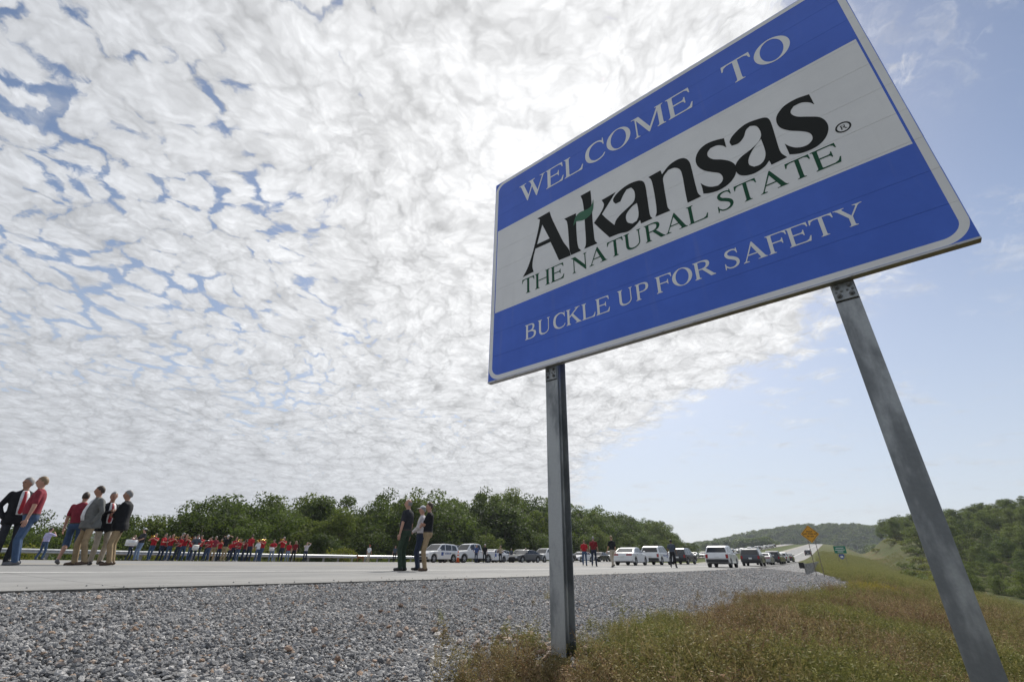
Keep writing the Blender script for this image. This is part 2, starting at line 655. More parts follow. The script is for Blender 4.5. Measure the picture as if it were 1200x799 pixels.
# ------------------------------------------------------------------ gravel
def mat_gravel_bed():
    m = bpy.data.materials.new('gravel_bed')
    m.use_nodes = True
    k = NT(m.node_tree)
    b = k.n['Principled BSDF']
    b.inputs['Roughness'].default_value = 0.9
    b.inputs['Specular IOR Level'].default_value = 0.2
    pos = k.node('ShaderNodeNewGeometry').outputs['Position']
    def vor(sc):
        v = k.node('ShaderNodeTexVoronoi')
        k.put(v.inputs['Vector'], pos)
        v.inputs['Scale'].default_value = sc
        return v
    v1 = vor(19)
    v2 = vor(9)
    sp = k.node('ShaderNodeSeparateColor')
    k.l.new(v1.outputs['Color'], sp.inputs[0])
    c = k.ramp(sp.outputs[0], [(0.0, (0.10, 0.10, 0.105)), (0.35, (0.22, 0.22, 0.225)), (0.7, (0.36, 0.36, 0.365)), (1.0, (0.60, 0.59, 0.58))])
    c = k.mix(k.math('MULTIPLY', k.smooth(v1.outputs['Distance'], 0.35, 0.75), 0.8), c, (0.03, 0.03, 0.032, 1))
    k.put(b.inputs['Base Color'], c)
    bp = k.node('ShaderNodeBump')
    bp.inputs['Strength'].default_value = 1.0
    bp.inputs['Distance'].default_value = 0.05
    h = k.math('SUBTRACT', 1.0, k.math('ADD', k.math('MULTIPLY', v1.outputs['Distance'], 0.7), k.math('MULTIPLY', v2.outputs['Distance'], 0.5)))
    k.put(bp.inputs['Height'], h)
    k.l.new(bp.outputs[0], b.inputs['Normal'])
    return m


def mat_stone(tan=False):
    m = bpy.data.materials.new('crushed_limestone' if not tan else 'tan_chert')
    m.use_nodes = True
    k = NT(m.node_tree)
    b = k.n['Principled BSDF']
    b.inputs['Roughness'].default_value = 0.8
    b.inputs['Specular IOR Level'].default_value = 0.3
    rd = k.node('ShaderNodeObjectInfo').outputs['Random']
    oc = k.node('ShaderNodeTexCoord').outputs['Object']
    c = k.ramp(rd, [(0.0, (0.14, 0.142, 0.146)), (0.3, (0.235, 0.237, 0.241)), (0.6, (0.335, 0.334, 0.334)), (0.82, (0.44, 0.437, 0.434)),
                    (0.93, (0.60, 0.585, 0.57)), (0.965, (0.36, 0.24, 0.16)), (1.0, (0.50, 0.40, 0.32))])
    if tan:
        c = k.ramp(rd, [(0.0, (0.30, 0.19, 0.13)), (0.35, (0.46, 0.33, 0.25)), (0.65, (0.55, 0.46, 0.40)), (0.85, (0.36, 0.33, 0.30)), (1.0, (0.62, 0.58, 0.54))])
    n = k.noise(oc, 3.0, 4.0, 0.65)
    c = k.mix(k.smooth(n, 0.3, 0.75), k.mix(0.35, c, (0.06, 0.06, 0.065, 1)), c)
    k.put(b.inputs['Base Color'], c)
    bp = k.node('ShaderNodeBump')
    bp.inputs['Strength'].default_value = 0.4
    bp.inputs['Distance'].default_value = 0.1
    k.put(bp.inputs['Height'], k.noise(oc, 5.0, 4.0, 0.6))
    k.l.new(bp.outputs[0], b.inputs['Normal'])
    return m


M_STONE = mat_stone()
M_BED = mat_gravel_bed()


def stone_mesh(seed, m=None):
    r = random.Random(seed)
    bm = bmesh.new()
    bmesh.ops.create_icosphere(bm, subdivisions=1, radius=0.5)
    # crushed rock: cut off by a few random planes
    planes = [(Vector((r.gauss(0, 1), r.gauss(0, 1), r.gauss(0, 1))).normalized(), r.uniform(0.26, 0.42)) for _ in range(7)]
    for v in bm.verts:
        for n, d in planes:
            t = v.co.dot(n)
            if t > d:
                v.co -= n * (t - d)
        v.co += Vector((r.uniform(-1, 1), r.uniform(-1, 1), r.uniform(-1, 1))) * 0.035
        v.co.z *= 0.72
        v.co.x *= 1.15
    me = bpy.data.meshes.new('stone')
    bm.to_mesh(me)
    bm.free()
    me.materials.append(m or M_STONE)
    return me


STONES = [stone_mesh(s) for s in range(9)]
M_TAN = mat_stone(True)
TANS = [stone_mesh(30 + s, M_TAN) for s in range(4)]


def scatter(name, pts, rots, scls, idx, protos, kind='stuff', parent=None):
    """one object whose geometry nodes put prototype meshes on points"""
    me = bpy.data.meshes.new(name)
    me.from_pydata(np.asarray(pts).tolist(), [], [])
    a = me.attributes.new('rot', 'FLOAT_VECTOR', 'POINT')
    a.data.foreach_set('vector', np.asarray(rots, np.float32).ravel())
    a = me.attributes.new('scl', 'FLOAT_VECTOR', 'POINT')
    a.data.foreach_set('vector', np.asarray(scls, np.float32).ravel())
    a = me.attributes.new('pick', 'INT', 'POINT')
    a.data.foreach_set('value', np.asarray(idx, np.int32))
    o = ob(name, me, parent)
    o['kind'] = kind
    tr = bpy.data.node_groups.new(name, 'GeometryNodeTree')
    tr.interface.new_socket('Geometry', in_out='INPUT', socket_type='NodeSocketGeometry')
    tr.interface.new_socket('Geometry', in_out='OUTPUT', socket_type='NodeSocketGeometry')
    gi = tr.nodes.new('NodeGroupInput')
    go = tr.nodes.new('NodeGroupOutput')
    join = tr.nodes.new('GeometryNodeJoinGeometry')

    def named(n, t):
        q = tr.nodes.new('GeometryNodeInputNamedAttribute')
        q.data_type = t
        q.inputs['Name'].default_value = n
        return q.outputs['Attribute']
    rot, scl, pick = named('rot', 'FLOAT_VECTOR'), named('scl', 'FLOAT_VECTOR'), named('pick', 'INT')
    for i, pm in enumerate(protos):
        po = bpy.data.objects.new(name + '_source', pm)      # not linked to the scene: only a source for the nodes
        oi = tr.nodes.new('GeometryNodeObjectInfo')
        oi.inputs['Object'].default_value = po
        oi.inputs['As Instance'].default_value = True
        cp = tr.nodes.new('FunctionNodeCompare')
        cp.data_type = 'INT'
        cp.operation = 'EQUAL'
        ins = [s for s in cp.inputs if s.type == 'INT']
        tr.links.new(pick, ins[0])
        ins[1].default_value = i
        ip = tr.nodes.new('GeometryNodeInstanceOnPoints')
        tr.links.new(gi.outputs[0], ip.inputs['Points'])
        tr.links.new(cp.outputs[0], ip.inputs['Selection'])
        tr.links.new(oi.outputs['Geometry'], ip.inputs['Instance'])
        tr.links.new(rot, ip.inputs['Rotation'])
        tr.links.new(scl, ip.inputs['Scale'])
        tr.links.new(ip.outputs[0], join.inputs[0])
    tr.links.new(join.outputs[0], go.inputs[0])
    md = o.modifiers.new('scatter', 'NODES')
    md.node_group = tr
    return o


RNG = np.random.default_rng(11)


def in_view(x, y, az0=-52, az1=52):
    a = np.degrees(np.arctan2(x, y))
    return (a > az0) & (a < az1)


def build_gravel():
    es = np.concatenate([np.arange(-40, 30, 0.4), np.arange(30, 112, 1.0)])
    ts = np.linspace(0, 1, 14)
    E = np.repeat(es[:, None], len(ts), 1)
    N = 6.04 + (NB(es) - 6.04)[:, None] * ts[None, :]
    X, Y = XY(E, N)
    Z = TERR(X, Y) - 0.012 + 0.012 * np.sin(X * 3.1) * np.sin(Y * 2.7) * ts[None, :]
    Z[:, 0] = TERR(X[:, 0], Y[:, 0]) - 0.05
    Z[:, -1] -= 0.06
    a, b = E.shape
    idx = np.arange(a * b).reshape(a, b)
    f = np.stack([idx[:-1, :-1], idx[1:, :-1], idx[1:, 1:], idx[:-1, 1:]], -1).reshape(-1, 4)[:, ::-1]
    f = f[:, ::-1]
    bed = ob('gravel_shoulder', mesh_of(np.stack([X, Y, Z], -1).reshape(-1, 3), f.tolist(), [M_BED], None, True))
    struct(bed)
    P, Rr, S = [], [], []

    def fill(e0, e1, dens, smin, smax, rlo, rhi, n0=-1.5):
        cnt = int((e1 - e0) * (6.1 - n0) * dens)
        e = RNG.uniform(e0, e1, cnt)
        n = RNG.uniform(n0, 6.0, cnt)
        x, y = XY(e, n)
        r = np.hypot(x, y)
        over = NB(e) - n                      # >0 inside the grass
        keep = (r > rlo) & (r <= rhi) & (over < RNG.exponential(0.16, cnt)) & in_view(x, y)
        x, y, n = x[keep], y[keep], n[keep]
        c = len(x)
        s = smin + (smax - smin) * RNG.beta(1.6, 4.0, c)
        z = TERR(x, y) + s * 0.12 - 0.012
        P.append(np.stack([x, y, z], -1))
        Rr.append(np.stack([RNG.normal(0, 0.45, c), RNG.normal(0, 0.45, c), RNG.uniform(0, 6.28, c)], -1))
        S.append(s[:, None] * RNG.uniform(0.75, 1.25, (c, 3)))
    fill(-8, 10, 3300, 0.010, 0.058, 1.2, 7.0)
    fill(-10, 20, 1500, 0.016, 0.07, 7.0, 14.0)
    fill(-20, 34, 520, 0.03, 0.09, 14.0, 26.0)
    fill(-30, 60, 110, 0.06, 0.15, 26.0, 50.0)
    P, Rr, S = np.concatenate(P), np.concatenate(Rr), np.concatenate(S)
    # strays kicked up onto the pavement edge
    c = 260
    e = RNG.uniform(-6, 30, c)
    n = 6.07 + RNG.exponential(0.22, c)
    x, y = XY(e, n)
    s = RNG.uniform(0.008, 0.026, c)
    P = np.concatenate([P, np.stack([x, y, TERR(x, y) + s * 0.25], -1)])
    Rr = np.concatenate([Rr, RNG.uniform(-0.5, 0.5, (c, 3))])
    S = np.concatenate([S, s[:, None] * RNG.uniform(0.8, 1.3, (c, 3))])
    idx = RNG.integers(0, len(STONES), len(P))
    # tan chert dug up where the posts were set, and strewn here and there
    c = 450
    a = RNG.uniform(0, 6.28, c)
    q = RNG.exponential(0.55, c)
    x = 0.35 + np.cos(a) * q * 1.5
    y = 4.75 + np.sin(a) * q * 0.9
    x[380:] = RNG.uniform(-4, 5, c - 380)
    y[380:] = 3.0 + RNG.uniform(0, 7, c - 380)
    e, n = EN(x, y)
    ok = (n < 6.0) & (n > NB(e) - 0.5)
    x, y = x[ok], y[ok]
    s = RNG.uniform(0.018, 0.065, len(x))
    P = np.concatenate([P, np.stack([x, y, TERR(x, y) + s * 0.2], -1)])
    Rr = np.concatenate([Rr, RNG.uniform(-0.6, 0.6, (len(x), 3))])
    S = np.concatenate([S, s[:, None] * RNG.uniform(0.8, 1.3, (len(x), 3))])
    idx = np.concatenate([idx, RNG.integers(len(STONES), len(STONES) + len(TANS), len(x))])
    ALL = STONES + TANS
    # the 300 that show largest are stones of their own
    size = S.mean(1) / (np.hypot(P[:, 0], P[:, 1]) + 0.3)
    d = np.hypot(P[:, 0], P[:, 1])
    vis = (P[:, 2] - CAMZ) / d > -0.185
    order = np.argsort(-(size * vis))
    big = order[:300]
    for i in big:
        o = ob('stone', ALL[idx[i]], bed)
        o.location = P[i]
        o.location.z += 0.006
        o.rotation_euler = Rr[i]
        o.scale = S[i] * 1.12
    keep = np.ones(len(P), bool)
    keep[big] = False
    g = scatter('gravel', P[keep], Rr[keep], S[keep], idx[keep], ALL)
    tag(g, 'grey crushed stone gravel covering the road shoulder beside the pavement', 'gravel')
    return bed


build_gravel()

# ------------------------------------------------------------------ the welcome sign
SW_, SH_ = 4.2, 0.7328 * 4.2                 # width and height of the panel
SIGN_YAW = R(-39.466)
SIGN_X, SIGN_Y, SIGN_Z = -0.2707, 4.9321, 1.9448 + CAMZ

LOGO = [
    ('letter', [[(0.1201, 0.2985), (0.1364, 0.3212), (0.1515, 0.3564), (0.1624, 0.3898), (0.1781, 0.4479), (0.1842, 0.48), (0.1743, 0.4892), (0.2197, 0.4913), (0.2273, 0.4608), (0.2496, 0.394), (0.2638, 0.3546), (0.28, 0.3212), (0.2842, 0.2997), (0.2462, 0.3011), (0.2337, 0.3385), (0.22, 0.3777), (0.1666, 0.3791), (0.1591, 0.3529), (0.1551, 0.3212), (0.1596, 0.3007)], [(0.1925, 0.456), (0.2171, 0.3919), (0.1727, 0.3925)]]),
    ('letter', [[(0.2693, 0.436), (0.3084, 0.435), (0.3069, 0.4009), (0.3064, 0.3516), (0.3091, 0.315), (0.3174, 0.3004), (0.2853, 0.3004), (0.2814, 0.3204), (0.2805, 0.3648), (0.2777, 0.4201)]]),
    ('letter', [[(0.3262, 0.4889), (0.3587, 0.4898), (0.3589, 0.4526), (0.3576, 0.3801), (0.3582, 0.3359), (0.3596, 0.313), (0.3662, 0.3004), (0.3266, 0.3012), (0.3322, 0.3147), (0.3336, 0.3663), (0.3337, 0.4298), (0.3312, 0.469)]]),
    ('letter', [[(0.3893, 0.4354), (0.4318, 0.4387), (0.4212, 0.4269), (0.3866, 0.3877), (0.3954, 0.3704), (0.418, 0.3335), (0.4236, 0.3462), (0.4367, 0.3574), (0.4575, 0.3679), (0.4756, 0.3781), (0.4815, 0.3928), (0.4813, 0.4127), (0.4748, 0.4279), (0.4622, 0.4289), (0.451, 0.4156), (0.4417, 0.3999), (0.428, 0.3999), (0.4223, 0.4104), (0.4233, 0.4211), (0.4388, 0.4343), (0.4655, 0.4427), (0.4905, 0.4404), (0.5053, 0.4318), (0.5114, 0.4159), (0.512, 0.3744), (0.5118, 0.3326), (0.5124, 0.3118), (0.517, 0.3012), (0.4869, 0.3014), (0.486, 0.3133), (0.4747, 0.3039), (0.4532, 0.295), (0.4292, 0.3001), (0.4013, 0.302), (0.3811, 0.336), (0.3609, 0.3716), (0.3828, 0.3938), (0.3946, 0.4154)], [(0.4841, 0.3697), (0.4715, 0.3663), (0.4548, 0.3524), (0.4507, 0.3377), (0.4544, 0.3223), (0.4655, 0.313), (0.477, 0.315), (0.4836, 0.3278), (0.4851, 0.352)]]),
    ('letter', [[(0.5226, 0.4336), (0.555, 0.4357), (0.557, 0.4212), (0.5785, 0.4384), (0.6016, 0.4423), (0.6163, 0.435), (0.6244, 0.4177), (0.626, 0.3953), (0.6263, 0.3639), (0.6269, 0.3312), (0.6283, 0.3137), (0.633, 0.3019), (0.6019, 0.3009), (0.6017, 0.3227), (0.6022, 0.3548), (0.6027, 0.3877), (0.5997, 0.4088), (0.589, 0.4217), (0.5732, 0.4244), (0.5588, 0.4101), (0.5567, 0.3835), (0.5561, 0.338), (0.5564, 0.3136), (0.5611, 0.3009), (0.524, 0.3023), (0.5289, 0.3152), (0.5307, 0.3532), (0.5302, 0.4002), (0.528, 0.4226)]]),
    ('letter', [[(0.7075, 0.4359), (0.7074, 0.4219), (0.7071, 0.4053), (0.701, 0.4161), (0.6898, 0.4252), (0.6754, 0.4264), (0.6669, 0.4177), (0.6665, 0.4053), (0.675, 0.3909), (0.6924, 0.3775), (0.7063, 0.363), (0.7145, 0.3462), (0.714, 0.33), (0.7063, 0.3138), (0.692, 0.302), (0.6721, 0.2972), (0.6531, 0.3001), (0.6387, 0.3066), (0.639, 0.3236), (0.6379, 0.3395), (0.6463, 0.3262), (0.6586, 0.3153), (0.6718, 0.3109), (0.6811, 0.3166), (0.6849, 0.3278), (0.6804, 0.3426), (0.6659, 0.3562), (0.6512, 0.3709), (0.6404, 0.391), (0.6384, 0.4101), (0.6427, 0.4264), (0.654, 0.4399), (0.6699, 0.4455), (0.69, 0.4426)]]),
    ('letter', [[(0.7184, 0.403), (0.7165, 0.4176), (0.7277, 0.4323), (0.7541, 0.4451), (0.7801, 0.4418), (0.7967, 0.4338), (0.8012, 0.4191), (0.8012, 0.3905), (0.8002, 0.3582), (0.8004, 0.3228), (0.8079, 0.3037), (0.7781, 0.3022), (0.7769, 0.3155), (0.7638, 0.3044), (0.742, 0.3002), (0.7222, 0.3082), (0.7136, 0.3223), (0.7151, 0.344), (0.7278, 0.3583), (0.7517, 0.3678), (0.769, 0.3783), (0.7771, 0.3924), (0.7778, 0.4102), (0.7732, 0.4256), (0.7629, 0.4331), (0.7537, 0.4277), (0.7448, 0.4102), (0.7326, 0.4008)], [(0.775, 0.3825), (0.7554, 0.365), (0.7422, 0.3449), (0.7402, 0.3288), (0.7477, 0.3173), (0.7601, 0.3164), (0.77, 0.3254), (0.7752, 0.3441)]]),
    ('letter', [[(0.8796, 0.4386), (0.8803, 0.4223), (0.8811, 0.4047), (0.8744, 0.4169), (0.8625, 0.4264), (0.8484, 0.4274), (0.8403, 0.4178), (0.8406, 0.4074), (0.8479, 0.3949), (0.8655, 0.3804), (0.8803, 0.3667), (0.8871, 0.3496), (0.887, 0.3309), (0.8786, 0.3116), (0.8635, 0.2992), (0.8451, 0.2963), (0.8278, 0.2996), (0.813, 0.3079), (0.8124, 0.3237), (0.8115, 0.3407), (0.8182, 0.3281), (0.8294, 0.3162), (0.8443, 0.3115), (0.8546, 0.3168), (0.8584, 0.327), (0.8556, 0.3397), (0.8449, 0.3525), (0.8274, 0.3681), (0.8146, 0.3861), (0.811, 0.4031), (0.8132, 0.4198), (0.8211, 0.4318), (0.8345, 0.4414), (0.8571, 0.444)]]),
    ('leaf', [[(0.2974, 0.3943), (0.3013, 0.4103), (0.3078, 0.4237), (0.3216, 0.431), (0.344, 0.4289), (0.3573, 0.4339), (0.3651, 0.4538), (0.3642, 0.4321), (0.3599, 0.4135), (0.3496, 0.4026), (0.3308, 0.3983), (0.3087, 0.4054)]]),
]


def smooth_outline(pl, sub=5):
    """rounds an outline through its points but keeps its sharp corners"""
    n = len(pl)
    P = [Vector((p[0], p[1])) for p in pl]
    sharp = []
    for i in range(n):
        a = P[i] - P[i - 1]
        b = P[(i + 1) % n] - P[i]
        sharp.append(a.angle(b) > R(48) if a.length > 1e-7 and b.length > 1e-7 else True)
    out = []
    for i in range(n):
        p0, p1, p2, p3 = P[i - 1], P[i], P[(i + 1) % n], P[(i + 2) % n]
        t1 = (p2 - p1) if sharp[i] else (p2 - p0) * 0.5
        t2 = (p2 - p1) if sharp[(i + 1) % n] else (p3 - p1) * 0.5
        L = (p2 - p1).length
        if t1.length > 1e-9:
            t1 = t1.normalized() * L
        if t2.length > 1e-9:
            t2 = t2.normalized() * L
        for s in range(sub):
            t = s / sub
            h1 = 2 * t ** 3 - 3 * t ** 2 + 1
            h2 = t ** 3 - 2 * t ** 2 + t
            h3 = -2 * t ** 3 + 3 * t ** 2
            h4 = t ** 3 - t ** 2
            out.append(tuple(p1 * h1 + t1 * h2 + p2 * h3 + t2 * h4))
    return out


def fill_poly(polys):
    """triangulate an outline with holes"""
    from mathutils.geometry import tessellate_polygon
    vs = [Vector((p[0], p[1], 0)) for pl in polys for p in pl]
    tris = tessellate_polygon([[Vector((p[0], p[1], 0)) for p in pl] for pl in polys])
    return vs, tris


def brush(pts, sub=6):
    """strip of varying width along a smooth centre line: points are (x, y, width)"""
    P = np.array(pts, float)
    n = len(P)
    C = []
    for i in range(n - 1):
        p0, p1, p2, p3 = P[max(i - 1, 0)], P[i], P[i + 1], P[min(i + 2, n - 1)]
        for s in range(sub):
            t = s / sub
            C.append(0.5 * (2 * p1 + (p2 - p0) * t + (2 * p0 - 5 * p1 + 4 * p2 - p3) * t * t + (3 * p1 - p0 - 3 * p2 + p3) * t ** 3))
    C.append(P[-1])
    C = np.array(C)
    T = np.gradient(C[:, :2], axis=0)
    T /= np.linalg.norm(T, axis=1)[:, None] + 1e-9
    Nn = np.stack([-T[:, 1], T[:, 0]], -1)
    a = C[:, :2] + Nn * C[:, 2:3] / 2
    b = C[:, :2] - Nn * C[:, 2:3] / 2
    vs = [tuple(p) for p in a] + [tuple(p) for p in b]
    m = len(a)
    return vs, [(i, m + i, m + i + 1, i + 1) for i in range(m - 1)]


def stem(x, w=100, sb=1, st=1, ext=52, y0=0, y1=662):
    L, Rr = [], []
    if sb:
        L += [(x - ext, y0), (x - ext, y0 + 20), (x - 12, y0 + 34), (x, y0 + 75)]
        Rr += [(x + w + ext, y0), (x + w + ext, y0 + 20), (x + w + 12, y0 + 34), (x + w, y0 + 75)]
    else:
        L += [(x, y0)]
        Rr += [(x + w, y0)]
    if st:
        L += [(x, y1 - 75), (x - 12, y1 - 34), (x - ext, y1 - 20), (x - ext, y1)]
        Rr += [(x + w, y1 - 75), (x + w + 12, y1 - 34), (x + w + ext, y1 - 20), (x + w + ext, y1)]
    else:
        L += [(x, y1)]
        Rr += [(x + w, y1)]
    return Rr + L[::-1]


def serif(x0, x1, y, up=1):
    h = 20
    return [(x0, y), (x1, y), (x1, y + up * h), (x1 - 40, y + up * 34), (x0 + 40, y + up * 34), (x0, y + up * h)]


TOPARM = [(140, 662), (570, 662), (580, 505), (556, 505), (530, 588), (468, 626), (140, 626)]
MIDARM = [(140, 366), (380, 366), (416, 390), (430, 440), (452, 440), (452, 250), (430, 250), (416, 302), (380, 326), (140, 326)]
BOTARM = [(140, 0), (562, 0), (602, 172), (574, 172), (524, 74), (446, 38), (140, 38)]
GLY = {
    'E': (611, [stem(70), TOPARM, MIDARM, BOTARM]),
    'F': (556, [stem(70), TOPARM, MIDARM]),
    'L': (611, [stem(70), BOTARM]),
    'T': (611, [stem(255, st=0), [(22, 662), (590, 662), (600, 496), (574, 496), (545, 588), (478, 624), (134, 624), (66, 588), (38, 496), (12, 496)]]),
    'H': (722, [stem(75), stem(545), [(160, 352), (560, 352), (560, 314), (160, 314)]]),
    'N': (722, [stem(108, 36, st=0), [(10, 662), (190, 662), (606, 130), (606, -12), (580, -12), (100, 590), (60, 634), (10, 642)],
                stem(570, 36, sb=0)]),
    'A': (722, [[(344, 676), (372, 676), (640, 62), (680, 20), (706, 18), (706, 0), (436, 0), (436, 18), (500, 26), (512, 60), (330, 520), (318, 560), (340, 640)],
                [(344, 676), (338, 560), (120, 70), (120, 40), (190, 18), (190, 0), (16, 0), (16, 18), (62, 34), (92, 80)],
                [(190, 252), (460, 252), (446, 214), (174, 214)]]),
    'U': (722, [stem(78, 100, sb=0, y0=220), ('b', [(128, 232, 100), (136, 130, 98), (195, 48, 80), (320, 18, 52), (450, 48, 44), (536, 130, 40), (556, 232, 38)]), stem(537, 38, sb=0, y0=220)]),
    'R': (667, [stem(75), ('b', [(160, 640, 40), (330, 638, 46), (455, 590, 84), (485, 500, 104), (440, 400, 84), (330, 352, 44), (160, 344, 38)]),
                [(270, 352), (390, 352), (612, 60), (668, 18), (668, 0), (520, 0), (300, 310)]]),
    'P': (556, [stem(75), ('b', [(160, 640, 40), (330, 638, 46), (460, 585, 84), (490, 480, 104), (455, 375, 84), (340, 318, 44), (160, 312, 38)])]),
    'B': (667, [stem(75), ('b', [(160, 640, 40), (340, 638, 46), (440, 595, 78), (462, 510, 96), (420, 410, 78), (320, 362, 44), (160, 356, 36)]),
                ('b', [(160, 340, 36), (360, 338, 48), (500, 290, 88), (538, 190, 108), (490, 80, 86), (350, 22, 46), (160, 20, 40)])]),
    'K': (722, [stem(75), [(160, 300), (200, 300), (560, 610), (620, 642), (656, 644), (656, 662), (420, 662), (420, 644), (480, 630), (480, 606), (160, 336)],
                [(250, 388), (330, 440), (610, 90), (690, 20), (712, 18), (712, 0), (436, 0), (436, 18), (496, 26), (490, 62)]]),
    'M': (889, [stem(112, 36, st=0), [(20, 662), (216, 662), (460, 150), (440, -4), (420, -4), (130, 600), (80, 636), (20, 642)],
                [(420, -4), (446, -4), (730, 600), (690, 640), (450, 130)], stem(690, 100)]),
    'W': (944, [[(8, 662), (260, 662), (260, 644), (196, 630), (190, 596), (356, 150), (320, -12), (300, -12), (80, 590), (46, 634), (8, 644)],
                [(300, -12), (322, -12), (500, 470), (480, 560), (330, 130)],
                [(352, 662), (580, 662), (580, 644), (520, 630), (512, 596), (676, 150), (640, -12), (620, -12), (412, 590), (384, 634), (352, 644)],
                [(620, -12), (642, -12), (864, 580), (892, 630), (934, 644), (934, 662), (748, 662), (748, 644), (818, 630), (826, 590), (652, 130)]]),
    'Y': (722, [[(20, 662), (284, 662), (284, 644), (222, 628), (224, 600), (400, 320), (360, 250), (300, 300), (110, 590), (66, 634), (20, 644)],
                [(380, 330), (400, 290), (590, 590), (640, 634), (702, 644), (702, 662), (478, 662), (478, 644), (544, 628), (546, 596)],
                stem(310, st=0, y1=330)]),
    'O': (722, [('ring', (361, 331, 330, 346, 212, 316))]),
    'C': (667, [('b', [(596, 520, 30), (540, 602, 50), (430, 645, 46), (300, 626, 62), (172, 530, 106), (122, 331, 114), (172, 140, 106), (300, 38, 62), (430, 20, 46), (560, 62, 40), (632, 150, 26)]),
                [(592, 676), (612, 676), (626, 450), (600, 450), (572, 560)]]),
    'S': (556, [('b', [(448, 540, 28), (400, 622, 42), (290, 648, 48), (172, 610, 78), (132, 520, 90), (190, 420, 104), (300, 350, 112), (398, 270, 106), (436, 172, 92), (398, 72, 74), (290, 16, 48), (160, 30, 44), (72, 120, 34)]),
                [(436, 676), (456, 676), (470, 486), (446, 486), (420, 580)], [(40, -14), (60, -14), (90, 90), (74, 204), (48, 204)]]),
}


def glyph_mesh(ch, size, mat_):
    """flat letter, a sheet of film about a millimetre thick; x to the right, z up, front at -y"""
    mb = MB()
    step = 0
    for g in GLY[ch][1]:
        if isinstance(g, tuple) and g[0] == 'b':
            vs, fs = brush(g[1])
        elif isinstance(g, tuple) and g[0] == 'ring':
            cx, cy, a, b, a2, b2 = g[1]
            n = 40
            vs = [(cx + a * math.cos(2 * math.pi * i / n), cy + b * math.sin(2 * math.pi * i / n)) for i in range(n)]
            vs += [(cx + a2 * math.cos(2 * math.pi * i / n), cy + b2 * math.sin(2 * math.pi * i / n)) for i in range(n)]
            fs = [(i, (i + 1) % n, n + (i + 1) % n, n + i) for i in range(n)]
        else:
            v3, fs = fill_poly([g])
            vs = [(v.x, v.y) for v in v3]
        y = -0.0015 - 0.0003 * step
        step += 1
        k = size / 662.0
        vv = [(v[0] * k, y, v[1] * k) for v in vs]
        # every face looks to the front (-y)
        ff = []
        for f in fs:
            a, b, c = (Vector(vv[f[i]]) for i in range(3))
            ff.append(tuple(f) if (b - a).cross(c - a).y < 0 else tuple(f[::-1]))
        mb.add(vv, ff)
    return mb.mesh([mat_])


def mat_sign_face():
    m = bpy.data.materials.new('sign_sheeting')
    m.use_nodes = True
    k = NT(m.node_tree)
    b = k.n['Principled BSDF']
    b.inputs['Roughness'].default_value = 0.42
    b.inputs['Specular IOR Level'].default_value = 0.35
    oc = k.node('ShaderNodeTexCoord').outputs['Object']
    sp = k.node('ShaderNodeSeparateXYZ')
    k.l.new(oc, sp.inputs[0])
    u = k.math('DIVIDE', sp.outputs[0], SW_)
    v = k.math('DIVIDE', sp.outputs[2], SW_)
    hv = SH_ / SW_
    # white band
    band = k.math('MULTIPLY', k.math('LESS_THAN', k.math('ABSOLUTE', k.math('SUBTRACT', u, 0.4997)), 0.4833),
                  k.math('LESS_THAN', k.math('ABSOLUTE', k.math('SUBTRACT', v, 0.3675)), 0.1535))
    # rounded border line
    rad = 0.040
    qx = k.math('SUBTRACT', k.math('ABSOLUTE', k.math('SUBTRACT', u, 0.5)), 0.5 - rad)
    qy = k.math('SUBTRACT', k.math('ABSOLUTE', k.math('SUBTRACT', v, hv / 2)), hv / 2 - rad)
    mx = k.math('MAXIMUM', qx, 0.0)
    my = k.math('MAXIMUM', qy, 0.0)
    dd = k.math('SQRT', k.math('ADD', k.math('MULTIPLY', mx, mx), k.math('MULTIPLY', my, my)))
    dd = k.math('ADD', dd, k.math('MINIMUM', k.math('MAXIMUM', qx, qy), 0.0))
    dd = k.math('SUBTRACT', rad, dd)                  # distance in from the edge
    border = k.math('MULTIPLY', k.math('GREATER_THAN', dd, 0.0012), k.math('LESS_THAN', dd, 0.0132))
    white = k.math('MAXIMUM', band, border)
    dirt = k.noise(oc, 1.4, 6.0, 0.65)
    grain = k.noise(oc, 260.0, 2.0, 0.5)
    rain = k.noise(k.vmath('MULTIPLY', oc, (9.0, 1.0, 0.6)), 1.0, 4.0, 0.6)
    wcol = k.mix(k.smooth(dirt, 0.3, 0.75), (0.72, 0.725, 0.735, 1), (0.80, 0.805, 0.81, 1))
    bcol = k.mix(k.smooth(dirt, 0.3, 0.75), (0.036, 0.115, 0.56, 1), (0.050, 0.145, 0.66, 1))
    c = k.mix(white, bcol, wcol)
    c = k.mix(k.math('MULTIPLY', k.smooth(rain, 0.55, 0.8), 0.10), c, (0.30, 0.30, 0.30, 1))
    c = k.mix(k.math('MULTIPLY', grain, 0.10), c, (0.25, 0.26, 0.30, 1))
    k.put(b.inputs['Base Color'], c)
    bp = k.node('ShaderNodeBump')
    bp.inputs['Strength'].default_value = 0.06
    bp.inputs['Distance'].default_value = 0.004
    k.put(bp.inputs['Height'], k.noise(oc, 2.2, 3.0, 0.5))
    k.l.new(bp.outputs[0], b.inputs['Normal'])
    return m


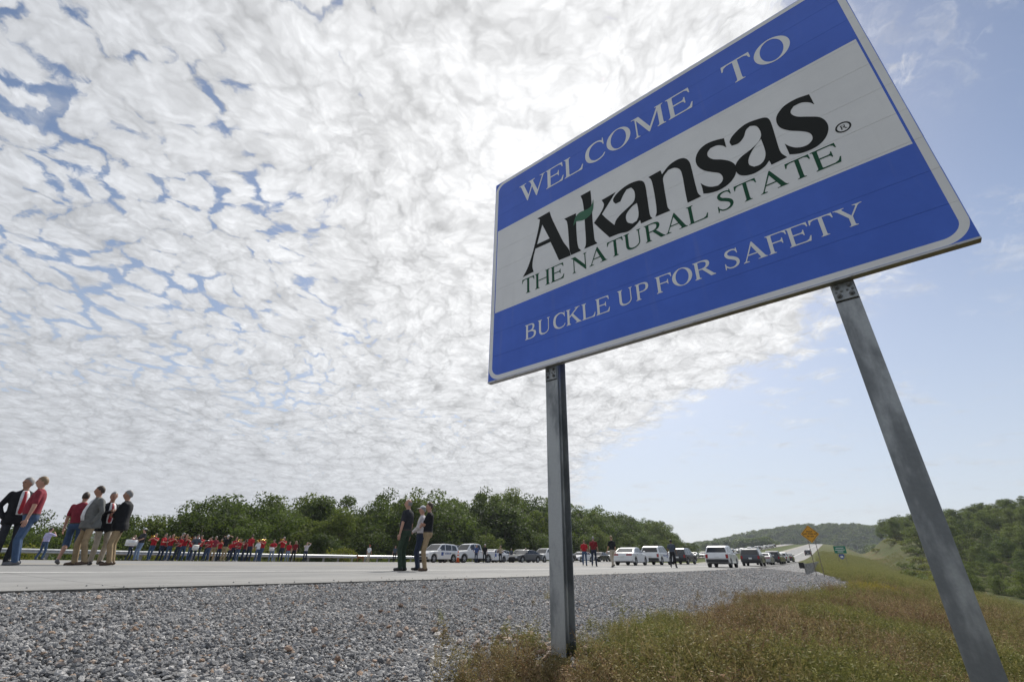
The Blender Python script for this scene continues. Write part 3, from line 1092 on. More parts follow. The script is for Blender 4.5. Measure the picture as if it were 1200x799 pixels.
def mat_galv():
    m = bpy.data.materials.new('galvanised_steel')
    m.use_nodes = True
    k = NT(m.node_tree)
    b = k.n['Principled BSDF']
    b.inputs['Metallic'].default_value = 0.55
    oc = k.node('ShaderNodeTexCoord').outputs['Object']
    n1 = k.noise(k.vmath('MULTIPLY', oc, (1.0, 1.0, 0.35)), 4.0, 5.0, 0.6)
    n2 = k.noise(oc, 40.0, 3.0, 0.6)
    v = k.node('ShaderNodeTexVoronoi')
    k.put(v.inputs['Vector'], oc)
    v.inputs['Scale'].default_value = 60
    c = k.mix(k.smooth(n1, 0.42, 0.60), (0.15, 0.163, 0.175, 1), (0.36, 0.375, 0.38, 1))
    c = k.mix(k.math('MULTIPLY', n2, 0.3), c, (0.40, 0.41, 0.41, 1))
    c = k.mix(k.math('MULTIPLY', k.smooth(v.outputs['Distance'], 0.2, 0.6), 0.12), c, (0.2, 0.21, 0.22, 1))
    k.put(b.inputs['Base Color'], c)
    k.put(b.inputs['Roughness'], k.smooth(n1, 0.3, 0.7, 0.62, 0.44))
    bp = k.node('ShaderNodeBump')
    bp.inputs['Strength'].default_value = 0.12
    bp.inputs['Distance'].default_value = 0.01
    k.put(bp.inputs['Height'], n2)
    k.l.new(bp.outputs[0], b.inputs['Normal'])
    return m


M_GALV = mat_galv()
M_BOLT = mat('bolt_steel', (0.16, 0.16, 0.155), 0.5, 0.7, vary=0.3, scale=30)
M_ALU = mat('bare_aluminium', (0.42, 0.42, 0.42), 0.45, 0.8, vary=0.12, scale=8)


def hexbolt(mb, c, axis, r, h, mi=0):
    c, axis = Vector(c), Vector(axis).normalized()
    mb.tube([c, c + axis * h], r, 6, mi)


def build_sign():
    gzl = gz(SIGN_X + 0.7, SIGN_Y - 0.58)
    root = thing('welcome_sign', 'large blue and white highway sign reading Welcome to Arkansas on two steel posts', 'sign',
                 (SIGN_X, SIGN_Y, SIGN_Z), SIGN_YAW)
    face = mat_sign_face()
    npl = 10
    h = SH_ / npl
    g = 0.0010
    for i in range(npl):
        z0 = i * h
        # extruded plank: face at y = 0, tongue and groove behind it
        lo = 0.0 if i == 0 else g
        hi = h if i == npl - 1 else h - g
        sec = [(0, lo), (0, hi), (0.008, hi), (0.008, h - 0.0004), (0.052, h - 0.0004), (0.052, h - 0.006), (0.014, h - 0.008),
               (0.014, 0.008), (0.052, 0.006), (0.052, 0.0004), (0.008, 0.0004), (0.008, lo)]
        mb = MB()
        n = len(sec)
        w = SW_ - rnd.uniform(0, 0.0015)
        vs = [(0, p[0], z0 + p[1]) for p in sec] + [(w, p[0], z0 + p[1]) for p in sec]
        v3, tris = fill_poly([sec])
        fs = [(j, (j + 1) % n, n + (j + 1) % n, n + j) for j in range(n)]
        fs += [tuple(t) for t in tris] + [tuple(q + n for q in t[::-1]) for t in tris]
        mb.add(vs, fs)
        o = mb.build('plank', [face], root)
        bm = bmesh.new()
        bm.from_mesh(o.data)
        bmesh.ops.recalc_face_normals(bm, faces=bm.faces)
        bm.to_mesh(o.data)
        bm.free()
    # lettering
    m_w = mat('white_lettering', (0.74, 0.75, 0.76), 0.45, vary=0.06, scale=3)
    m_g = mat('green_lettering', (0.010, 0.075, 0.038), 0.6, vary=0.1, scale=3, spec=0.2)
    m_k = mat('black_lettering', (0.013, 0.015, 0.014), 0.6, vary=0.15, scale=3, spec=0.2)
    m_l = mat('leaf_green_film', (0.015, 0.115, 0.055), 0.45, vary=0.1, scale=3)

    def line(text, u0, u1, base, cap, m_, track=0.0):
        wsum = sum(250 if c == ' ' else GLY[c][0] + track for c in text)
        # letters start at their side bearing, so fit the inked width
        kx = (u1 - u0) * SW_ / wsum
        x = u0 * SW_
        for c in text:
            if c == ' ':
                x += 250 * kx
                continue
            me = glyph_mesh(c, cap * SW_, m_)
            o = ob('letter', me, root)
            o.location = (x, 0, base * SW_)
            o.scale = (kx / (cap * SW_ / 662.0), 1, 1)
            o['label'] = 'printed letter ' + c + ' on the sign'
            x += (GLY[c][0] + track) * kx
    line('WELCOME', 0.103, 0.664, 0.586, 0.076, m_w)
    line('TO', 0.739, 0.889, 0.586, 0.076, m_w)
    line('THE', 0.117, 0.262, 0.238, 0.0505, m_g)
    line('NATURAL', 0.283, 0.640, 0.238, 0.0505, m_g)
    line('STATE', 0.657, 0.888, 0.238, 0.0505, m_g)
    line('BUCKLE', 0.128, 0.385, 0.090, 0.0450, m_w)
    line('UP', 0.405, 0.484, 0.092, 0.0430, m_w)
    line('FOR', 0.499, 0.628, 0.092, 0.0430, m_w)
    line('SAFETY', 0.645, 0.889, 0.092, 0.0440, m_w)
    for nm, polys in LOGO:
        sm = [smooth_outline(pl) for pl in polys]
        vs, tris = fill_poly(sm)
        y = -0.0024 if nm == 'leaf' else -0.0015
        vv = [(v.x * SW_, y, v.y * SW_) for v in vs]
        ff = []
        for f in tris:
            a, b, c = (Vector(vv[f[i]]) for i in range(3))
            ff.append(tuple(f) if (b - a).cross(c - a).y < 0 else tuple(f[::-1]))
        o = ob('leaf_emblem' if nm == 'leaf' else 'letter', mesh_of(vv, ff, [m_l if nm == 'leaf' else m_k]), root)
        if nm == 'leaf':
            o['label'] = 'small green leaf in the state logo'
    # registered mark
    mb = MB()
    cx, cz, r0, r1 = 0.9075 * SW_, 0.3155 * SW_, 0.0128 * SW_, 0.0098 * SW_
    n = 28
    vs = [(cx + r * math.cos(2 * math.pi * i / n), -0.0015, cz + r * math.sin(2 * math.pi * i / n)) for r in (r0, r1) for i in range(n)]
    mb.add(vs, [(i, (i + 1) % n, n + (i + 1) % n, n + i) for i in range(n)])
    rm = mb.build('registered_mark', [m_k], root)
    s = 0.0105 * SW_
    o = ob('letter', glyph_mesh('R', s, m_k), rm)
    o.location = (cx - s * 0.47, 0, cz - s * 0.5)
    # bottom trim with its clips
    mb = MB()
    mb.box((SW_ / 2, 0.022, -0.009), (SW_ - 0.002, 0.060, 0.016))
    trim = mb.build('bottom_trim', [M_ALU], root)
    for i in range(15):
        mb = MB()
        x = 0.12 + i * (SW_ - 0.24) / 14
        mb.box((x, -0.0095, -0.012), (0.026, 0.005, 0.018))
        hexbolt(mb, (x, -0.012, -0.012), (0, -1, 0), 0.008, 0.006)
        mb.build('clip', [M_ALU], root)
    # posts: rolled I sections standing behind the panel
    fw, dp, ft, wt = 0.145, 0.165, 0.0095, 0.008
    for u in (0.2010, 0.8200):
        xc = u * SW_
        gx = SIGN_X + math.cos(SIGN_YAW) * xc
        gy = SIGN_Y + math.sin(SIGN_YAW) * xc
        zb = gz(gx, gy) - SIGN_Z - 0.25
        zt = SH_ - 0.06
        y0 = 0.062
        sec = [(-fw / 2, 0), (fw / 2, 0), (fw / 2, ft), (wt / 2 + 0.01, ft + 0.002), (wt / 2, ft + 0.012), (wt / 2, dp - ft - 0.012), (wt / 2 + 0.01, dp - ft - 0.002), (fw / 2, dp - ft), (fw / 2, dp),
               (-fw / 2, dp), (-fw / 2, dp - ft), (-wt / 2 - 0.01, dp - ft - 0.002), (-wt / 2, dp - ft - 0.012), (-wt / 2, ft + 0.012), (-wt / 2 - 0.01, ft + 0.002), (-fw / 2, ft)]
        v3, tris = fill_poly([sec])
        n = len(sec)
        zs = [zb, -0.4, zt]
        mb = MB()
        vs = [(xc + p[0], y0 + p[1], z) for z in zs for p in sec]
        fs = []
        for q in range(len(zs) - 1):
            fs += [(q * n + j, q * n + (j + 1) % n, (q + 1) * n + (j + 1) % n, (q + 1) * n + j) for j in range(n)]
        fs += [tuple(t[::-1]) for t in tris] + [tuple(a + (len(zs) - 1) * n for a in t) for t in tris]
        mb.add(vs, fs)
        post = mb.build('post', [M_GALV], root, bevel=0.002)
        # hinge plate with its bolts just under the panel
        mb = MB()
        mb.box((xc, y0 - 0.0065, -0.085), (fw - 0.012, 0.012, 0.135))
        pl = mb.build('hinge_plate', [M_GALV], post, bevel=0.002)
        for dx in (-0.038, 0.038):
            for dz in (-0.045, -0.118):
                b2 = MB()
                hexbolt(b2, (xc + dx, y0 - 0.0125, dz), (0, -1, 0), 0.0175, 0.013)
                b2.tube([(xc + dx, y0 - 0.025, dz), (xc + dx, y0 - 0.036, dz)], 0.009, 8)
                b2.build('bolt', [M_BOLT], pl)
        for dx in (-0.05, -0.018, 0.018, 0.05):
            b2 = MB()
            hexbolt(b2, (xc + dx, y0 - 0.0125, -0.082), (0, -1, 0), 0.0085, 0.006)
            b2.build('bolt', [M_BOLT], pl)
        # saw cut of the breakaway hinge
        b2 = MB()
        b2.box((xc, y0 - 0.0012, -0.158), (fw + 0.001, 0.003, 0.006))
        b2.build('saw_cut', [mat('dark_gap', (0.02, 0.02, 0.02), 0.9, vary=0)], post)
        # clamps that hold the planks to the post
        for i in range(1, npl):
            for sx in (-1, 1):
                b2 = MB()
                b2.box((xc + sx * (fw / 2 + 0.014), 0.058, i * h), (0.034, 0.012, 0.05))
                b2.build('clamp', [M_ALU], post)
    return root


build_sign()

# ------------------------------------------------------------------ vegetation
def mat_leaf(name, dark, light, dry=None, trans=0.42):
    m = bpy.data.materials.new(name)
    m.use_nodes = True
    k = NT(m.node_tree)
    k.n.clear()
    out = k.node('ShaderNodeOutputMaterial')
    at = k.node('ShaderNodeAttribute', attribute_name='tint')
    sp = k.node('ShaderNodeSeparateColor')
    k.l.new(at.outputs['Color'], sp.inputs[0])
    rd = k.node('ShaderNodeObjectInfo').outputs['Random']
    f = k.math('ADD', k.math('MULTIPLY', sp.outputs[0], 0.75), k.math('MULTIPLY', rd, 0.35), clamp=True)
    c = k.mix(f, (*dark, 1), (*light, 1))
    if dry:
        loc = k.node('ShaderNodeObjectInfo').outputs['Location']
        pn = k.noise(loc, 0.42, 3.0, 0.6)
        w = k.math('ADD', k.math('MULTIPLY', k.smooth(pn, 0.38, 0.60), 0.85), k.math('MULTIPLY', k.math('SUBTRACT', rd, 0.5), 0.7), clamp=True)
        er = k.vmath('DOT_PRODUCT', loc, (0.545, 0.839, 0.0), out=1)
        w = k.math('MULTIPLY', w, k.smooth(er, 52.0, 24.0, 0.25, 1.0))
        w = k.math('MULTIPLY', w, k.math('ADD', 0.55, k.math('MULTIPLY', sp.outputs[1], 0.6)), clamp=True)
        c = k.mix(w, c, k.mix(sp.outputs[0], (*dry[0], 1), (*dry[1], 1)))
        c = k.mix(k.smooth(er, 34.0, 66.0, 0.0, 0.55), c, (0.27, 0.275, 0.095, 1))
    df = k.node('ShaderNodeBsdfPrincipled')
    df.inputs['Roughness'].default_value = 0.65
    df.inputs['Specular IOR Level'].default_value = 0.18
    k.put(df.inputs['Base Color'], c)
    tl = k.node('ShaderNodeBsdfTranslucent')
    k.put(tl.inputs['Color'], k.mix(0.35, c, (0.16, 0.22, 0.03, 1)) if not dry else c)
    mx = k.node('ShaderNodeMixShader')
    mx.inputs[0].default_value = trans
    k.l.new(df.outputs[0], mx.inputs[1])
    k.l.new(tl.outputs[0], mx.inputs[2])
    k.l.new(mx.outputs[0], out.inputs[0])
    return m


M_LEAF = [mat_leaf('foliage_oak', (0.036, 0.064, 0.014), (0.105, 0.145, 0.036)),
          mat_leaf('foliage_hickory', (0.052, 0.086, 0.017), (0.155, 0.185, 0.042)),
          mat_leaf('foliage_cedar', (0.022, 0.042, 0.014), (0.060, 0.085, 0.026)),
          mat_leaf('foliage_sumac', (0.075, 0.095, 0.014), (0.20, 0.19, 0.03))]
M_BARK = mat('bark', (0.10, 0.078, 0.058), 0.95, vary=0.35, scale=9, bump=0.6, bscale=22)


def quads_mesh(C, U, V, tint, mats, name='leaves', tri=False):
    """one quad (or kite) per leaf: centres C, half axes U and V"""
    n = len(C)
    vs = np.empty((n, 4, 3))
    vs[:, 0] = C - U
    vs[:, 1] = C - V * 0.9 + U * 0.1
    vs[:, 2] = C + U
    vs[:, 3] = C + V * 0.9 + U * 0.1
    me = bpy.data.meshes.new(name)
    me.vertices.add(n * 4)
    me.vertices.foreach_set('co', vs.reshape(-1).astype(np.float32))
    me.loops.add(n * 4)
    me.loops.foreach_set('vertex_index', np.arange(n * 4, dtype=np.int32))
    me.polygons.add(n)
    me.polygons.foreach_set('loop_start', np.arange(0, n * 4, 4, dtype=np.int32))
    ca = me.color_attributes.new('tint', 'FLOAT_COLOR', 'POINT')
    t = np.repeat(np.asarray(tint, np.float32)[:, None, :], 4, 1)
    col = np.ones((n, 4, 4), np.float32)
    col[:, :, :t.shape[2]] = t
    ca.data.foreach_set('color', col.reshape(-1))
    for m in mats:
        me.materials.append(m)
    me.update()
    me.validate()
    return me


def unit(rg, n):
    v = rg.normal(size=(n, 3))
    return v / np.linalg.norm(v, axis=1)[:, None]


def make_crown(seed, w, z0, z1, nclump, nleaf, leaf, mats, shape=0.0, clump=0.24):
    """foliage: clumps of leaves spread through an uneven crown"""
    rg = np.random.default_rng(seed)
    H = z1 - z0
    cs, rs = [], []
    while len(cs) < nclump:
        d = unit(rg, 1)[0]
        r = rg.uniform(0.35, 1.0) ** 0.6
        p = d * r
        t = (p[2] + 1) / 2
        wid = (1 - shape * t) * (0.82 + 0.30 * math.sin(3 * math.atan2(d[1], d[0]) + seed) * 0.5 + 0.18 * rg.random())
        q = np.array([p[0] * w * wid, p[1] * w * wid, z0 + H * (0.08 + 0.88 * t)])
        cs.append(q)
        rs.append(H * clump * rg.uniform(0.55, 1.1) * (0.65 + 0.5 * (1 - abs(p[2]))))
    cs, rs = np.array(cs), np.array(rs)
    C, U, V, T = [], [], [], []
    for c, r in zip(cs, rs):
        n = int(nleaf * rg.uniform(0.7, 1.3))
        d = unit(rg, n)
        rr = r * rg.uniform(0.25, 1.0, n) ** 0.5
        p = c + d * rr[:, None] * np.array([1.15, 1.15, 0.78])
        nrm = d * 0.8 + unit(rg, n) * 0.9 + np.array([0, 0, 0.35])
        nrm /= np.linalg.norm(nrm, axis=1)[:, None]
        a = np.cross(nrm, unit(rg, n))
        a /= np.linalg.norm(a, axis=1)[:, None] + 1e-9
        b = np.cross(nrm, a)
        s = leaf * rg.uniform(0.55, 1.25, n)[:, None]
        C.append(p)
        U.append(a * s)
        V.append(b * s * 0.62)
        base = rg.uniform(0.15, 0.85)
        T.append(np.stack([np.clip(base + rg.normal(0, 0.22, n), 0, 1), rg.random(n)], -1))
    return quads_mesh(np.concatenate(C), np.concatenate(U), np.concatenate(V), np.concatenate(T), mats), cs


def make_trunk(seed, h, r, cs, nl=9):
    rg = random.Random(seed)
    mb = MB()
    pts, rad = [], []
    for i in range(6):
        t = i / 5
        pts.append((rg.uniform(-1, 1) * 0.25 * t, rg.uniform(-1, 1) * 0.25 * t, -0.4 + t * h * 0.72))
        rad.append(r * (1.25 - 0.25 * min(1, t * 5)) * (1 - 0.72 * t))
    mb.tube(pts, rad, 7)
    ids = list(range(len(cs)))
    rg.shuffle(ids)
    for i in ids[:nl]:
        c = cs[i]
        t = min(0.95, max(0.28, (c[2] - 0.12 * h) / (h * 0.95)))
        j = min(4, int(t * 5))
        s = Vector(pts[j])
        e = Vector(c)
        m = (s + e) / 2 + Vector((0, 0, -0.04 * h))
        mb.tube([s, m, e], [rad[j] * 0.6, rad[j] * 0.34, 0.03], 5)
    return mb.mesh([M_BARK], True)


TREES = []           # (trunk mesh, crown mesh, nominal height)
for i, (w, z0, h, shp, lm) in enumerate([(3.9, 1.2, 12, 0.10, 0), (3.4, 0.9, 12, 0.32, 0), (4.3, 1.6, 12, 0.0, 1), (3.2, 0.7, 12, 0.45, 1),
                                         (3.8, 1.2, 12, 0.2, 2), (3.6, 1.0, 12, 0.05, 1), (4.0, 1.8, 12, 0.15, 0), (3.0, 0.5, 12, 0.5, 2)]):
    cr, cs = make_crown(40 + i, w, z0, h, 48, 135, 0.165, [M_LEAF[lm]], shp, 0.145)
    TREES.append((make_trunk(80 + i, h, 0.2, cs), cr, h))
SHRUBS = []
for i, lm in enumerate((3, 1, 3)):
    cr, cs = make_crown(140 + i, 1.3, 0.15, 2.0, 16, 60, 0.09, [M_LEAF[lm]], 0.1, 0.26)
    SHRUBS.append((make_trunk(170 + i, 2.0, 0.05, cs, 6), cr, 2.0))


def plant_tree(kind, var, x, y, h, name, label, group, cat='tree', sink=0.3, wide=1.0):
    tr, cr, nom = kind[var % len(kind)]
    z = gz(x, y)
    s = h / nom
    root = thing(name, label, cat, (x, y, z - sink * 0.3), rnd.uniform(0, 6.28), group)
    sw = s * rnd.uniform(0.9, 1.2) * wide
    root.scale = (sw, sw, s)
    ob('trunk', tr, root)
    ob('crown', cr, root)
    return root


def az_of(x, y):
    return math.degrees(math.atan2(x, y))


TOPS_AZ = [-60, -50, -43, -35, -30, -27, -20, -11.8, 0.3, 5, 10.4, 14, 16.9, 19, 23]
TOPS = [0.055, 0.062, 0.071, 0.092, 0.120, 0.130, 0.125, 0.133, 0.138, 0.128, 0.110, 0.100, 0.086, 0.066, 0.056]


def tree_zone(a):
    if a < -38:
        return 'behind the men at the far left'
    if a < -30:
        return 'behind the left half of the red-shirted band'
    if a < -18:
        return 'behind the right half of the red-shirted band'
    if a < -6:
        return 'behind the three standing officers'
    if a < 6:
        return 'behind the cars left of the near post'
    if a < 11:
        return 'behind the two walkers in red'
    if a < 15:
        return 'behind the white muscle sedan'
    return 'at its right end above the police SUV'


def build_treeline():
    for row, (n0, fr0, fr1, sp0) in enumerate([(58.5, 0.45, 0.72, 4.6), (64, 0.70, 0.95, 4.8), (70, 0.86, 1.04, 5.0), (78, 0.84, 1.0, 7.5)]):
        e = -2.0 + row * 2.3
        while e < 262:
            n = n0 + rnd.uniform(-1.8, 1.8)
            x, y = XY(e, n)
            a = az_of(x, y)
            r = math.hypot(x, y)
            top = CAMZ + float(np.interp(a, TOPS_AZ, TOPS)) * r * 1.13
            base = gz(x, y)
            full = top - base
            h = max(4.5, full * rnd.uniform(fr0, fr1))
            var = rnd.randrange(8)
            deep = row >= 2
            lab = ('tall leafy tree in the wood ' if deep else 'lower bushy tree fronting the wood ') + tree_zone(a)
            plant_tree(TREES, var, x, y, h, 'deciduous_tree', lab, ('back' if deep else 'front') + ' trees ' + tree_zone(a),
                       wide=1.15 if not deep else 1.0)
            e += sp0 * rnd.uniform(0.8, 1.25) * (1 + max(0, e - 60) / 130)
    # low yellow-green bushes just behind the guardrail
    e = 2
    while e < 120:
        x, y = XY(e, 50.5 + rnd.uniform(-1.2, 2.2))
        plant_tree(SHRUBS, rnd.randrange(3), x, y, rnd.uniform(1.7, 3.2), 'shrub', 'low yellow-green bush beyond the guardrail ' + tree_zone(az_of(x, y)),
                   'bushes ' + tree_zone(az_of(x, y)), 'bush', 0.1)
        e += rnd.uniform(3.0, 6.5)


build_treeline()


def build_hill_trees():
    placed = []
    tries = 0
    while len(placed) < 170 and tries < 9000:
        tries += 1
        a = rnd.uniform(38.2, 54)
        r = rnd.uniform(138, 335)
        if (a < 39.4 + (r < 235) * 1.2 and r < 285) or (r < 175 and a < 41.5):
            continue
        x, y = r * math.sin(R(a)), r * math.cos(R(a))
        if any((x - p[0]) ** 2 + (y - p[1]) ** 2 < 6.2 ** 2 for p in placed):
            continue
        placed.append((x, y))
        near = r < 215
        h = rnd.uniform(4.5, 8.0) if near else rnd.uniform(8, 11.5)
        side = 'left of the far sign post' if a < 40.9 else ('just right of the far sign post' if a < 44.5 else 'at the right edge of the view')
        lvl = 'round green tree at the foot of the hill ' if near else ('leafy tree halfway up the wooded hill ' if r < 275 else 'leafy tree near the top of the wooded hill ')
        plant_tree(TREES, rnd.choice((2, 2, 5, 5, 3, 3, 0)), x, y, h, 'deciduous_tree', lvl + side, lvl.replace('tree', 'trees') + side, wide=1.3, sink=5.5)
    # crest trees over the pasture on the left shoulder of the hill
    for i in range(16):
        a = 37.3 + i * 0.22 + rnd.uniform(-0.1, 0.1)
        r = 330 + rnd.uniform(-12, 25)
        plant_tree(TREES, rnd.randrange(8), r * math.sin(R(a)), r * math.cos(R(a)), rnd.uniform(7, 11), 'deciduous_tree',
                   'small dark tree on the skyline above the pasture slope', 'skyline trees above the pasture')
    for i in range(40):
        a = rnd.uniform(36.0, 41)
        r = rnd.uniform(130, 300)
        x, y = r * math.sin(R(a)), r * math.cos(R(a))
        if EN(x, y)[1] > -13:
            continue
        plant_tree(SHRUBS, rnd.randrange(3), x, y, rnd.uniform(1.5, 3.5), 'shrub', 'scrubby bush on the pasture slope below the hilltop trees', 'bushes on the pasture slope', 'bush', 0.1, 1.3)


build_hill_trees()


def build_far_forest():
    rg = np.random.default_rng(5)
    cr = [make_crown(200 + i, 5.0, -1.0, 12, 15, 24, 0.95, [M_LEAF[m]], 0.15, 0.31)[0] for i, m in enumerate((0, 2, 1))]
    n = 34000
    a = np.radians(rg.uniform(-60, 54, n))
    r = rg.uniform(420, 1500, n) ** 1.0
    x, y = r * np.sin(a), r * np.cos(a)
    e, nn = EN(x, y)
    h = hills(x, y)
    keep = (h > 9) & ~((nn > -34) & (nn < 62) & (e < 1000)) & (r > 520)
    keep |= (r > 300) & (r < 420) & (np.degrees(a) > 39.5) & (h > 8)
    x, y = x[keep], y[keep]
    c = len(x)
    z = TERR(x, y) - 0.5
    s = rg.uniform(0.8, 1.25, c)
    S = np.stack([s * 1.2, s * 1.2, s], -1)
    Rr = np.stack([np.zeros(c), np.zeros(c), rg.uniform(0, 6.28, c)], -1)
    o = scatter('forest', np.stack([x, y, z], -1), Rr, S, rg.integers(0, 3, c), cr)
    tag(o, 'dark green forest covering the far hills beyond the road', 'forest')


build_far_forest()


# grasses and weeds of the verge
M_WEED = mat_leaf('weed_leaves', (0.070, 0.088, 0.024), (0.32, 0.31, 0.092), ((0.095, 0.052, 0.033), (0.40, 0.26, 0.16)), 0.3)
M_GRASS = mat_leaf('grass_blades', (0.095, 0.115, 0.028), (0.30, 0.29, 0.10), ((0.19, 0.12, 0.065), (0.46, 0.35, 0.20)), 0.3)
M_GOLD = mat_leaf('goldenrod', (0.16, 0.15, 0.02), (0.42, 0.33, 0.03), None, 0.2)


def blades(seed, n, h, spread_, w):
    rg = np.random.default_rng(seed)
    vs, fs, tint = [], [], []
    for i in range(n):
        a = rg.uniform(0, 6.28)
        lean = rg.uniform(0.1, 0.75)
        hh = h * rg.uniform(0.5, 1.1)
        b = np.array([rg.normal(0, spread_), rg.normal(0, spread_), -0.03])
        d = np.array([math.cos(a), math.sin(a), 0])
        s = np.array([-d[1], d[0], 0])
        t = rg.random()
        k = len(vs)
        for q, ww in ((0, 1.0), (0.4, 0.85), (0.75, 0.55), (1.0, 0.0)):
            p = b + np.array([0, 0, 1]) * hh * q * (1 - 0.25 * lean * q) + d * hh * lean * q * q
            if ww:
                vs += [p - s * w * ww, p + s * w * ww]
                tint += [(t, rg.random())] * 2
            else:
                vs.append(p)
                tint.append((t, rg.random()))
        fs += [(k, k + 1, k + 3, k + 2), (k + 2, k + 3, k + 5, k + 4), (k + 4, k + 5, k + 6)]
    me = mesh_of(vs, fs, [M_GRASS])
    ca = me.color_attributes.new('tint', 'FLOAT_COLOR', 'POINT')
    ca.data.foreach_set('color', np.array([(a, b, 0, 1) for a, b in tint], np.float32).ravel())
    return me


def weed(seed, h, nst, nleaf, leaf, m, tipm=None):
    rg = np.random.default_rng(seed)
    C, U, V, T = [], [], [], []
    for i in range(nst):
        a = rg.uniform(0, 6.28)
        lean = rg.uniform(0.05, 0.6)
        hh = h * rg.uniform(0.55, 1.1)
        d = np.array([math.cos(a), math.sin(a), 0]) * lean
        b = np.array([rg.normal(0, 0.05), rg.normal(0, 0.05), 0])
        col = rg.uniform(0.1, 0.9)
        prev = b
        for j in range(4):                     # the stem itself, four slim kites
            q = (j + 1) / 4
            p = b + np.array([0, 0, hh * q]) + d * hh * q ** 1.5
            C.append((p + prev) / 2)
            ax = (p - prev) / 2 * 1.05
            U.append(ax)
            sd = np.cross(ax, [math.cos(a + 1), math.sin(a + 1), 0.1])
            V.append(sd / (np.linalg.norm(sd) + 1e-9) * 0.0035)
            T.append((col * 0.6, 0.9))
            prev = p
        for j in range(nleaf):
            q = rg.uniform(0.12, 1.0)
            p = b + np.array([0, 0, hh * q]) + d * hh * q ** 1.5
            sa = rg.uniform(0, 6.28)
            el = rg.uniform(-0.3, 0.9)
            u = np.array([math.cos(sa) * math.cos(el), math.sin(sa) * math.cos(el), math.sin(el)])
            s = leaf * rg.uniform(0.5, 1.3) * (1.25 - 0.6 * q)
            off = rg.uniform(0.2, 1.0) * 0.05 * (1.3 - q)
            C.append(p + u * (s + off))
            U.append(u * s)
            vv = np.cross(u, unit(rg, 1)[0])
            V.append(vv / (np.linalg.norm(vv) + 1e-9) * s * rg.uniform(0.25, 0.5))
            T.append((np.clip(col + rg.normal(0, 0.2), 0, 1), rg.random()))
    return quads_mesh(np.array(C), np.array(U), np.array(V), np.array(T), [m])


def stalks(seed):
    rg = np.random.default_rng(seed)
    C, U, V, T = [], [], [], []
    for i in range(6):
        a = rg.uniform(0, 6.28)
        hh = rg.uniform(0.34, 0.55)
        d = np.array([math.cos(a), math.sin(a), 0]) * rg.uniform(0.1, 0.35)
        b = np.array([rg.normal(0, 0.06), rg.normal(0, 0.06), 0])
        prev = b
        for j in range(4):
            q = (j + 1) / 4
            p = b + np.array([0, 0, hh * q]) + d * hh * q * q
            C.append((p + prev) / 2)
            ax = (p - prev) / 2 * 1.05
            U.append(ax)
            sd = np.cross(ax, [math.cos(a + 1), math.sin(a + 1), 0.1])
            V.append(sd / (np.linalg.norm(sd) + 1e-9) * 0.003)
            T.append((0.9, 1.0))
            prev = p
        for j in range(14):                    # loose seed head
            q = 1 - 0.28 * rg.random()
            p = b + np.array([0, 0, hh * q]) + d * hh * q * q
            u = unit(rg, 1)[0] * 0.008 + np.array([0, 0, 0.006])
            C.append(p + u)
            U.append(u)
            vv = np.cross(u, unit(rg, 1)[0])
            V.append(vv / (np.linalg.norm(vv) + 1e-9) * 0.0035)
            T.append((rg.uniform(0.5, 1), 1.0))
    return quads_mesh(np.array(C), np.array(U), np.array(V), np.array(T), [M_GRASS])


